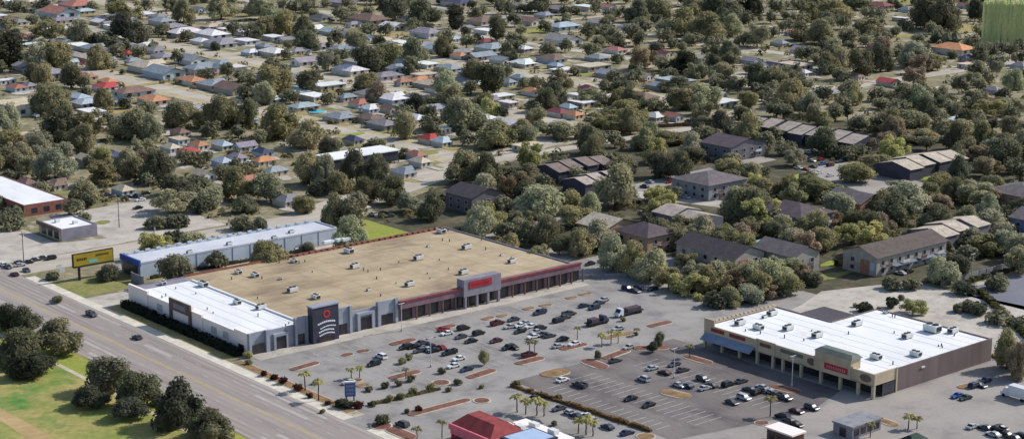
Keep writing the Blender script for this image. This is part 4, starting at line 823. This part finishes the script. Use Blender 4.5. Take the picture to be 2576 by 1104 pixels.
for e in '1 2 62 625 1.4 m;1 2 135 655 1.5 m;1 2 205 690 1.7 m;1 2 320 735 1.7 m;1 2 400 790 1.2 m;1 2 540 845 1.1 m;1 2 1155 500 1.5 o;1 2 1110 535 1.6 o;1 2 1405 610 1.5 d;1 2 1170 670 1.6 d;1 2 970 720 1.6 d;1 2 1070 705 1.4 d;1 2 1000 820 1.6 o;1 2 1525 690 1.5 d;1 2 850 745 1.4 b;1 2 1450 745 1.2 o;1 2 1330 735 1.6 o;1 2 1180 765 1.6 o;1 2 1090 800 1.6 o;1 2 890 855 1.3 d;1 2 945 990 2.4 d;1 2 780 870 1.8 m;1 2 640 860 2.2 k;1 2 690 870 1.9 k;1 2 1140 905 1.1 d;1 2 1230 890 1.3 m;1 2 500 905 1.0 o;2 2 350 805 1.3 o;2 2 30 705 1.6 o;2 2 320 1000 1.2 d;2 2 930 320 .9 d;2 2 830 215 1.2 o;1 2 1700 720 1 o;3 2 640 1050 1 d;0 2 440 80 2 o;0 2 1880 540 1.4 o;0 2 1860 490 1.6 y;1 2 450 690 1.2 o;3 1 1540 1010 1.6 y;3 2 1180 140 1.4 y;3 2 1010 55 1.6 d;2 2 1500 40 1.8 y;2 2 1420 60 1.6 y;3 2 660 110 1.2 y;3 2 840 130 1 o'.split(';'):
    i, j, x, y, s, t = e.split(); shrub((int(i),int(j)), float(x), float(y), float(s), t)
for tile, x, y, w, h, t in (((1,2),1725,545,100,110,'o'),((2,2),645,500,70,75,'d'),((2,2),1110,405,95,110,'d'),((2,2),1058,450,100,80,'k')):
    q = Q(tile, x, y); v = P(*q); s = px_per_m(v); tree_at(v, w/3/s, h/3/s*1.1, t, 'round', 'island_tree', 'tree', 'trees on the lot islands')
def hedge(p0, p1, w, h, col, label, name='hedge', dens=7):
    d = (p1-p0); L = d.length; o = root(name, p0, math.atan2(d.y,d.x)); rr = random.Random(int(L*97)); b = MB(); n = max(2,int(L/1.3))
    for i in range(n):
        x0, x1 = L*i/n, L*(i+1)/n; hh = h*rr.uniform(.45,.95); ww = w*rr.uniform(.3,.48); b.add([(x0,-ww,0),(x1,-ww,0),(x1,ww,0),(x0,ww,0),(x0,-ww*.7,hh),(x1,-ww*.7,hh),(x1,ww*.7,hh),(x0,ww*.7,hh)], [(0,1,5,4),(1,2,6,5),(2,3,7,6),(3,0,4,7),(4,5,6,7)])
    for _ in range(int(L*dens*max(1,h))):
        x = rr.uniform(0,L); s = .28*rr.uniform(.6,1.4)*max(1,h*.6); yy = rr.uniform(-.5,.5)*w; zz_ = h*rr.uniform(.2,1.0)*(1-abs(yy/w)*.5)*(1+.45*noise.noise(Vector((x*.45,L,0)))); c = Vector((x,yy,zz_))
        nn = Vector((rr.gauss(0,.6),yy*2+rr.gauss(0,.5),.7+rr.gauss(0,.4))).normalized(); u = nn.cross(Vector((rr.gauss(0,1),rr.gauss(0,1),rr.gauss(0,1)))).normalized(); ww = nn.cross(u)
        b.add([c-u*s,c-ww*s*.7,c+u*s,c+ww*s*.7], [(0,1,2,3)])
    b.obj('foliage','foliage',o,None,col); 
    b = MB()
    for i in range(n): b.tube((L*(i+.5)/n,0,0),(L*(i+.5)/n,0,h*.5),.06,.05,5)
    b.obj('stem','bark',o); tag(o, label, 'hedge'); return o
hedge(W(-2.6,68),W(-2.6,1),3.2,2.6,S(46,50,42),'long blackish hedge along the foot of the white store wall',dens=14)
h0 = P(*Q((2,2),0,705)); h1 = P(*Q((2,2),1050,1050)); hedge(h0,h1,1.8,1.1,S(120,96,64),'long brown hedge between the restaurant parking and the dark lot')
hedge(P(*Q((1,2),850,850)),P(*Q((1,2),1390,730)),1.4,.9,S(112,104,70),'low olive hedge strip along the driveway beside the pylon sign')
hedge(W(20,92),W(78,90.5),1.6,1.3,S(78,80,52),'low scrubby hedge along the blue warehouse wall')
hedge(W(127,72),W(127,5),3,1.8,S(92,90,66),'scrubby hedge along the rear edge of the superstore')
hedge(W(214,-84),W(262,-84),2.4,1.6,S(70,72,54),'dark hedge in front of the grey back wall')
hedge(W(159,-140),W(159,-98),1.8,1.0,S(120,112,66),'low yellowish hedge behind the strip mall roof edge')
hedge(W(176,-140),W(214,-93),3.4,1.8,S(84,86,54),'dark shrub row along the edge of the blue-grey lot')
hedge(W(205,-42),W(240,-42),3,2.2,S(60,62,48),'dark hedge behind the orange-panel apartments')
hedge(P(*Q((2,2),1460,90)),P(*Q((2,2),1930,20)),3,2.0,S(74,72,56),'dark hedge behind the strip mall beyond the concrete yard')

# ---- planting islands with kerbs
IS = '1 2 265 585 470 525 2.6 r;1 2 650 475 730 460 2.6 r;1 2 765 445 855 435 2.6 r;1 2 1015 395 1200 350 3.2 r;1 2 1365 275 1500 245 3 r;1 2 690 672 800 655 2.4 r;1 2 750 705 850 690 2.6 t;1 2 1010 650 1235 590 3 r;1 2 1345 685 1450 672 4.4 r;1 2 1600 645 1800 580 3 r;1 2 1150 925 1610 805 2.6 r;1 2 1650 818 1760 810 4 r;1 2 880 1005 1010 1005 5 r;1 2 1000 1020 1190 1100 3.6 r;1 2 1710 205 1790 182 2.6 t;1 2 1820 182 1895 168 2.6 t;2 2 85 128 165 112 2.6 o;2 2 205 102 300 90 2.6 o;2 2 405 45 490 34 2.6 t;2 2 505 18 600 4 2.4 t;2 2 30 540 235 488 3 r;2 2 365 430 560 385 3.2 r;2 2 690 345 920 300 3 o;2 2 1030 258 1200 218 3 r;2 2 230 630 420 580 5.5 t;2 2 540 505 710 570 4 r;2 2 690 500 880 430 2.6 r;2 2 910 420 1190 412 4 r;2 2 1300 475 1505 535 3 r;2 2 1125 740 1345 790 4 t;3 2 20 700 240 755 3.4 r;3 2 810 945 980 1005 2.6 o;2 2 960 1100 1060 1070 4 t;2 2 1840 990 1930 975 3 r;3 2 1440 720 1570 690 3 t'
for e in IS.split(';'):
    f = e.split(); tl = (int(f[0]),int(f[1])); p0, p1 = P(*Q(tl,float(f[2]),float(f[3]))), P(*Q(tl,float(f[4]),float(f[5]))); w = float(f[6])/2
    d = p1-p0; L = d.length; o = root('parking_island', p0, math.atan2(d.y,d.x))
    def caps(rr): 
        m = max(L/2-rr, 0); c = L/2
        return [(c+m+rr*math.cos(t),rr*math.sin(t)) for t in [math.pi*(k/6-.5) for k in range(7)]]+[(c-m-rr*math.cos(t),-rr*math.sin(t)) for t in [math.pi*(k/6-.5) for k in range(7)]]
    MB().prism(caps(w+.5),0,.15).obj('kerb','kerb',o)
    b = MB(); pl = caps(w); n = len(pl); c = (L/2,0,.34); b.prism(pl,.1,.19,0,False); b.add([(x,y,.19) for x,y in pl]+[c], [(i,(i+1)%n,n) for i in range(n)])
    b.obj('mulch_bed',{'r':'mulch','t':'mulch_tan','o':'mulch_tan'}[f[7]],o)
    later(o, ('long ' if L > 16 else 'short ' if L < 8 else '')+{'r':'red-brown','t':'tan','o':'orange-tan'}[f[7]]+' kerbed island', 'traffic island', 'planting islands of the parking lots', (p0+p1)/2, .2)
o = root('planting_bed', W(-7.4,-3)); tag(o, 'long orange-brown mulch bed with palms beside the main road', 'planting bed')
MB().box(0,3.4,-56,0,0,.12).obj('kerb','kerb',o); MB().box(.4,3.0,-55.6,-.4,.12,.2).obj('mulch_bed','mulch_tan',o)

# ================================================================== CARS
def car_meshes(kind):
    b = MB(); gl = MB()
    L, wd = {'sedan':(4.6,.9),'suv':(4.7,.95),'pickup':(5.5,.97)}[kind]; x = L/2; zt = {'sedan':1.45,'suv':1.75,'pickup':1.8}[kind]; zb = {'sedan':.92,'suv':1.05,'pickup':1.1}[kind]
    prof = [(-x,.35),(-x,zb-.12),(-x+.25,zb),(x-1.25,zb),(x-.15,zb-.18),(x,zb-.32),(x,.35)]
    n = len(prof); vs = [(p[0],-wd,p[1]) for p in prof]+[(p[0],wd,p[1]) for p in prof]
    b.add(vs, [(i,n+i,n+(i+1)%n,(i+1)%n) for i in range(n)]+[tuple(range(n)), tuple(reversed(range(n,2*n)))])
    c0, c1, t0, t1 = {'sedan':(-x+.55,x-1.35,-x+1.25,x-2.1),'suv':(-x+.1,x-1.2,-x+.5,x-1.8),'pickup':(-x+2.1,x-1.4,-x+2.35,x-2.0)}[kind]
    iw = wd*.78
    gl.add([(c0,-wd+.06,zb),(c1,-wd+.06,zb),(c1,wd-.06,zb),(c0,wd-.06,zb),(t0,-iw,zt-.07),(t1,-iw,zt-.07),(t1,iw,zt-.07),(t0,iw,zt-.07)], [(0,1,5,4),(1,2,6,5),(2,3,7,6),(3,0,4,7)])
    b.add([(t0-.06,-iw-.04,zt-.07),(t1+.06,-iw-.04,zt-.07),(t1+.06,iw+.04,zt-.07),(t0-.06,iw+.04,zt-.07),(t0+.1,-iw+.1,zt),(t1-.1,-iw+.1,zt),(t1-.1,iw-.1,zt),(t0+.1,iw-.1,zt)], [(0,1,5,4),(1,2,6,5),(2,3,7,6),(3,0,4,7),(4,5,6,7)])
    for (xc, xt) in ((c0,t0),(c1,t1),((c0+c1)/2,(t0+t1)/2)):
        for s in (-1,1): b.tube((xc,s*(wd-.03),zb-.02),(xt,s*(iw+.02),zt-.05),.05,.05,4)
    if kind == 'pickup':
        b.box(-x,-x+.08,-wd,wd,zb,zb+.4); b.box(-x,c0,-wd,-wd+.08,zb,zb+.4); b.box(-x,c0,wd-.08,wd,zb,zb+.4)
    wh = []
    for sx in (-1,1):
        for sy in (-1,1):
            m = MB(); m.tube((sx*x*.62,sy*(wd-.2),.33),(sx*x*.62,sy*(wd+.02),.33),.33,.33,12); wh.append(m.mesh('wheel','tyre'))
    lt = []
    for sy in (-1,1): lt.append(MB().box(x-.03,x+.03,sy*wd*.68-.2,sy*wd*.68+.2,zb-.42,zb-.25).mesh('headlight','white_metal'))
    return b.mesh('body','paint'), gl.mesh('window','car_glass'), wh, lt
CM = {k: car_meshes(k) for k in ('sedan','suv','pickup')}
CC = {'k':('black',S(28,28,32)),'w':('white',S(232,232,234)),'s':('silver',S(176,180,184)),'g':('dark grey',S(74,76,82)),'r':('red',S(150,42,46)),'b':('dark blue',S(44,54,84)),'u':('bright blue',S(40,86,160)),'n':('maroon',S(84,36,46)),'e':('dark green',S(42,62,54)),'t':('tan',S(168,150,126))}
CT = {
(1,2):'890 530 k s a;945 475 w s b;1130 405 k u a;1195 400 k c a;1255 370 g c a;1305 395 b c a;1392 405 r c b;1340 430 k c a;1460 447 k u a;1530 490 w c a;1490 545 w c a;1590 570 b c a;1440 300 w c a;1565 262 k u a;1548 325 g c a;1680 300 k u a;1622 358 k c a;1812 355 n c a;1905 408 k u a;1822 225 n u a;1105 985 g u b;1235 430 g c a;1415 270 r c a;1915 250 s c a;700 668 s c a;1290 420 s c b',
(2,2):'12 195 g c a;60 285 k c a;95 225 s c a;140 247 w c a;215 262 k u a;160 325 w c a;285 318 g c a;382 342 k c a;350 395 s c a;130 463 n u a;12 405 k c b;210 145 b u a;350 205 k u a;430 155 g u a;400 180 g c a;545 92 b c a;620 108 b u a;690 48 s c a;780 505 g c a;512 690 g u b;995 645 s u b;1060 562 s c a;1150 595 n c b;1225 535 g c a;1290 575 g c a;1320 695 b c b;1440 645 g u b;1455 712 s c a;1630 685 k u a;1732 660 g c a;1750 785 s u b;1850 745 k u a;1885 705 s c b;1660 818 g c b;895 790 k c a;1032 838 k c a;162 790 k c a;355 865 g c a;440 900 s c b;482 918 b c b;560 920 w c b;595 945 g u b;720 1003 b c b;870 1048 b c a;190 975 g c b;382 650 w c a;800 265 s c a;1500 690 g c b;1790 720 g c b;1260 690 s c b;880 405 s c a;470 380 w c a;660 70 g c a;60 240 w c a;180 290 s c a;240 310 g c a',
(3,2):'120 785 g u b;330 860 g u b;215 885 n c b;110 925 k u b;160 955 g c b;215 985 k c b;60 762 g c b;1430 770 u c a;1490 785 e c a;1560 695 b u a;1640 655 b c a;1545 1000 s c a;1640 1010 g c b;1722 1025 k u b;1790 1060 k c b;1850 1085 g c b;1600 690 g c b;1700 1060 s c b;30 745 s c b;1900 1075 k u b;1760 1010 g c b',
(3,1):'290 40 w c b;350 30 s c b;400 95 r c a;280 170 r c b;330 105 s c b;230 160 w c b;410 130 u c a;470 140 n u a;380 195 w c a;470 215 w c a;580 80 s c a;300 90 k c a;540 110 g c a;1060 940 k u a;1000 950 s c b;340 150 g c b;420 60 k c b',
(2,1):'1190 265 r c a;1250 270 r u a;1230 290 t c a;1460 350 w c b;1580 375 r u a;1310 330 w u a;1040 265 s c b;1000 300 g u b;940 420 e u a;1060 480 r c a;990 480 t c a;420 690 t c b;330 640 w c b;310 740 g c b;870 1070 b u b;960 1060 b c b;1060 1070 b c a;1420 1000 k u b;590 880 k c a;380 745 g c a;930 1085 g c b',
(0,2):'690 158 g u b;430 45 k u b;1035 330 g c b',  # dark cars added on the road in place of flat palm and lamp shadows
(0,1):'330 835 g c a;380 840 k u a;270 850 g c a;140 870 g c b;1040 460 k c a;1060 400 w c a;880 370 g c a;960 380 k c a;1100 350 b c a;820 360 g c a;150 890 s c a;60 905 g c b;210 870 k c a;200 930 g c b;110 960 n c b;30 890 w c b',
(1,1):'1030 180 b c a;1080 190 s c a;1130 175 g c a;1180 165 b u a;250 400 g c a;180 420 r c a;120 190 w c a;1010 520 g c a;950 500 k c a'}
for tile, st in CT.items():
    for e in st.split(';'):
        x, y, c, k, d = e.split(); v = P(*Q(tile, float(x), float(y)), .7); v.z = .03; kind = {'c':'sedan','u':'suv','s':'suv'}[k]
        if k == 'u' and R.random() < .25: kind = 'pickup'
        v = free(v, 2.6)
        o = root('parked_car', v, RZ+(0 if d == 'a' else math.pi/2)+R.choice((0,math.pi))+R.uniform(-.07,.07), (.88,.88,.88)); bm, gm, wh, lt = CM[kind]; nm, cc = CC[c]
        put('body', bm, o, None, cc); put('window', gm, o)
        for w in wh: put('wheel', w, o)
        for w in lt: put('headlight', w, o)
        later(o, nm+' '+{'suv':'sport-utility car','sedan':'sedan','pickup':'pickup truck'}[kind], 'car', 'parked cars', v, .8)
def truck(tile, x, y, rz, cabc, boxc, L, Hh, label, flat=False):
    v = P(*Q(tile, x, y)); o = root('truck', v, rz)
    b = MB(); prof = [(L/2-2.2,.5),(L/2-2.2,2.6),(L/2-1.2,2.6),(L/2-.5,1.5),(L/2,1.35),(L/2,.5)]; n = len(prof); b.add([(p[0],-1.1,p[1]) for p in prof]+[(p[0],1.1,p[1]) for p in prof], [(i,n+i,n+(i+1)%n,(i+1)%n) for i in range(n)]+[tuple(range(n)),tuple(reversed(range(n,2*n)))]); b.obj('cab','paint',o,None,cabc)
    b = MB(); b.quad((L/2-1.14,-.95,2.5),(L/2-1.14,.95,2.5),(L/2-.5,.95,1.56),(L/2-.5,-.95,1.56)); b.obj('windscreen','car_glass',o)
    if flat: 
        MB().box(-L/2,L/2-2.4,-1.2,1.2,.8,1.15).obj('flatbed','metal_dark',o)
        MB().box(-L/2+1,L/2-4,-1.1,1.1,1.15,2.2).obj('load',mat('load_tarp',S(88,74,80),S(64,56,66),.5),o)
    else: MB().box(-L/2,L/2-2.4,-1.25,1.25,.8,Hh).obj('cargo_box','paint',o,None,boxc)
    for xx in (L/2-1,-L/2+1.2,-L/2+2.4):
        for s in (-1,1):
            m = MB(); m.tube((xx,s*.85,.48),(xx,s*1.15,.48),.48,.48,12); m.obj('wheel','tyre',o)
    tag(o, label, 'truck')
truck((2,2),880,165,RZ+math.pi,S(214,218,226),None,10.5,3,'long flatbed truck with pale cab and dark load in the superstore lot',True)
truck((2,2),640,240,RZ,S(60,64,84),None,8,3,'dark flatbed truck added for a long shadow in front of the pale-cabbed one',True)  # dark truck added where a long dark shadow lies on the lot
truck((3,2),1880,800,RZ+math.pi/2,S(220,220,224),S(224,224,228),9,3.6,'white box truck at the frame edge below the brown tree')

for h in H[::3]:
    a, bb, sc = h[0], h[1], h[2]; lx, ly = (8*sc,5.5*sc) if h[3] else (5.5*sc,8*sc)
    v = free(W(a-lx*.2+1.6, bb-ly-4.5, .2), 2.4); v.z = .2
    o = root('parked_car', v, RZ+math.pi/2+R.uniform(-.1,.1)); bm, gm, wh, lt = CM[R.choice(('sedan','suv','pickup'))]; nm, cc = CC[R.choice('kwsgrbwst')]
    put('body', bm, o, None, cc); put('window', gm, o)
    for w in wh: put('wheel', w, o)
    for w in lt: put('headlight', w, o)
    later(o, nm+' suburb car', 'car', 'cars outside the suburb houses', v, .8)
ub = MB(); ur = random.Random(31)
cnt = 0
while cnt < 2600:
    x, y = ur.uniform(-60,2640), -30+680*ur.random()**1.35; v = P(x,y); a, b = AB(v)
    if not clear(a, b) or (noise.noise(Vector((a*.02,b*.02,3))) < -.12 and ur.random() < .8): continue
    cnt += 1; rad = ur.uniform(.8,2.4); hh = rad*ur.uniform(.8,1.5)
    for q in range(22):
        d = Vector((ur.gauss(0,1),ur.gauss(0,1),abs(ur.gauss(0,1)))).normalized(); c = Vector((v.x+d.x*rad*ur.uniform(.6,1.1), v.y+d.y*rad*ur.uniform(.6,1.1), .1+d.z*hh)); nn = (d+Vector((ur.gauss(0,.4),ur.gauss(0,.4),.3))).normalized()
        u = nn.cross(Vector((ur.gauss(0,1),ur.gauss(0,1),ur.gauss(0,1)))).normalized(); w = nn.cross(u); s_ = rad*ur.uniform(.22,.5)
        ub.add([c-u*s_-w*s_*.2, c-w*s_*.7, c+u*s_, c+w*s_*.7], [(0,1,2,3)])
M['undergrowth'] = mat('undergrowth', S(112,108,76), S(150,138,100), .06, .9, c3=S(78,80,62), scale3=.1, lo3=.5, hi3=.6, detail=3, leaf=True, spec=.1)
uo = ub.obj('undergrowth','undergrowth'); uo['kind'] = 'stuff'; uo['label'] = 'low olive bushes and undergrowth between the houses'
# ================================================================== SIGNS, POLES, WALLS
bb = root('billboard', W(1.4,105.5)); tag(bb, 'yellow billboard on a dark post by the warehouse end', 'billboard')
MB().tube((0,0,0),(0,0,5),.45,.42,12).obj('post','metal_dark',bb)
pn = MB().box(-2.2,12.4,-.35,.35,4.6,9.0).obj('panel','billboard_dark',bb)
MB().box(-1.9,12.1,-.42,-.35,4.9,8.7).obj('poster','billboard_yellow',pn)
MB().box(3.4,6.6,-.46,-.42,5.3,6.4).obj('poster_patch','teal_mark',pn)
b = MB()
for k in range(6): b.box(-.8+k*.62,-.4+k*.62,-.46,-.42,6.6,7.4)
for k in range(7): b.box(6+k*.7,6.4+k*.7,-.46,-.42,7.2,7.9)
b.obj('lettering','billboard_dark',pn)
MB().box(-2.2,12.4,-.9,-.35,4.45,4.6).obj('catwalk','metal_dark',bb)
v = P(*Q((1,2),712,815)); pg = root('pylon_sign', v, RZ-.5); tag(pg, 'blue and white pylon sign at the lot corner by the road', 'sign')
MB().box(-1.1,-.8,-.2,.2,0,1.6).obj('post','metal_dark',pg); MB().box(.8,1.1,-.2,.2,0,1.6).obj('post','metal_dark',pg)
pn = MB().box(-1.4,1.4,-.3,.3,1.3,5.0).obj('sign_panel','pylon_blue',pg); MB().box(-1.4,1.4,-.31,.31,5.0,5.4).obj('sign_cap','white_wall',pg)
b = MB()
for z in (1.8,2.8,3.8): b.box(-1.1,1.1,-.34,-.3,z,z+.6)
b.obj('sign_strip','awning',pn)
lampm = (MB().tube((0,0,0),(0,0,8.5),.11,.07,8).mesh('pole','metal'), MB().box(-1.2,1.2,-.06,.06,8.35,8.5).mesh('arm','metal'), MB().box(-1.6,-.9,-.2,.2,8.2,8.4).mesh('lamp_head','metal_dark'), MB().box(.9,1.6,-.2,.2,8.2,8.4).mesh('lamp_head','metal_dark'), MB().tube((0,0,0),(0,0,.7),.3,.3,10).mesh('footing','concrete'))
for t, x, y in (((3,2),180,705),((2,2),1222,645),((1,2),1320,560),((3,1),1538,1000),((1,2),1100,290)):
    v = P(*Q(t,x,y)); o = root('lamp_post', v)
    for n, me in zip(('pole','arm','lamp_head','lamp_head','footing'), lampm): put(n, me, o)
    later(o, 'slim twin-headed lamp post', 'lamp post', 'lamp posts of the lots', v, 4)
polm = (MB().tube((0,0,0),(0,0,11),.17,.11,8).mesh('pole','pole'), MB().box(-1.2,1.2,-.07,.07,9.9,10.1).mesh('crossarm','pole'), MB().tube((.4,.2,8.6),(.4,.2,9.5),.22,.22,8).mesh('transformer','metal'))
for x, y in ((1546,118),(300,572),(1000,60),(620,150),(2300,225),(1250,120),(870,330),(2120,110),(440,190),(150,95),(60,660),(390,640)):
    v = free(P(x,y)); o = root('utility_pole', v)
    for n, me in zip(('pole','crossarm','transformer'), polm): put(n, me, o)
    later(o, 'wooden utility pole', 'utility pole', 'utility poles of the suburb', v, 6)
for x, y in ((150,690),(158,700)):
    v = P(x,y); o = root('sign_post', v); MB().tube((0,0,0),(0,0,3.4),.1,.1,6).obj('post','white_metal',o); MB().box(-.9,.9,-.08,.08,2.0,3.4).obj('sign_panel','white_metal',o); later(o, 'small white roadside sign', 'sign', 'white signs by the crossing', v, 2)
def wall_run(p0, p1, h, m, name, label, cat):
    d = p1-p0; L = d.length; o = root(name, p0, math.atan2(d.y,d.x)); MB().box(0,L,-.12,.12,0,h).obj('panel',m,o); n = int(L/4)
    for k in range(n+1): MB().box(L*k/n-.2,L*k/n+.2,-.22,.22,0,h+.2).obj('post',m,o)
    tag(o, label, cat)
wall_run(W(211,-80.5),W(275,-81.5),1.8,'fence','boundary_wall','long grey boundary wall between apartments and blue-grey lot','wall')
wall_run(P(*Q((2,0),820,985)),P(*Q((2,0),1350,950)),1.8,'fence_brown','board_fence','brown board fence along the pale road below the hipped roof','fence')
wall_run(W(126.5,1),W(158,-16),1.4,'fence','chain_fence','grey fence running from the superstore corner to the trees','fence')
wall_run(W(158.5,-139),W(214,-139.5),1.6,'fence','boundary_wall','pale grey wall behind the strip mall end','wall')
wall_run(W(14,86),W(14,93.5),3.0,'fence','board_fence','tall grey fence panel under the billboard','fence')
for x, y in ((1808,588),(1912,612)):
    v = P(x,y+18); v = free(v); o = root('tarp_frame', v); MB().box(-1.5,1.5,-.1,.1,0,3).obj('frame','white_metal',o); b = MB(); b.add([(-1.6,-1.2,2.6),(1.6,-1.2,2.6),(1.4,1.2,3.6),(-1.4,1.2,3.6)], [(0,1,2,3)]); b.obj('tarp','teal_mark',o)
    later(o, 'small teal tarp on frame', 'tarp', 'teal tarps by the apartments', v, 3)

write_labels()
# ================================================================== LIGHT, SKY, CAMERA
EL, AZ = math.radians(38), math.radians(66)
sv = Vector((math.sin(AZ)*math.cos(EL), math.cos(AZ)*math.cos(EL), math.sin(EL)))
ld = bpy.data.lights.new('sun','SUN'); ld.energy = 3.9; ld.angle = math.radians(.5); ld.color = (1,.955,.89)
lo = bpy.data.objects.new('sun', ld); COL.objects.link(lo); lo.rotation_euler = sv.to_track_quat('Z','Y').to_euler()
wd_ = bpy.data.worlds.new('World'); scene.world = wd_; wd_.use_nodes = True; nt = wd_.node_tree
sk = nt.nodes.new('ShaderNodeTexSky'); sk.sky_type = 'NISHITA'; sk.sun_disc = False; sk.sun_elevation = EL; sk.sun_rotation = AZ
nt.links.new(sk.outputs[0], nt.nodes['Background'].inputs[0]); nt.nodes['Background'].inputs[1].default_value = .12
cd = bpy.data.cameras.new('camera'); cd.sensor_width = 36; cd.lens = 36*FOC/2576; cd.clip_end = 20000; cd.clip_start = 1
co = bpy.data.objects.new('camera', cd); COL.objects.link(co); co.location = (0,0,CH); co.rotation_euler = (math.pi/2-PITCH,0,0); scene.camera = co
scene.view_settings.view_transform = 'Standard'; scene.view_settings.look = 'None'; scene.view_settings.exposure = .26; scene.view_settings.gamma = 1
scene.cycles.max_bounces = 6
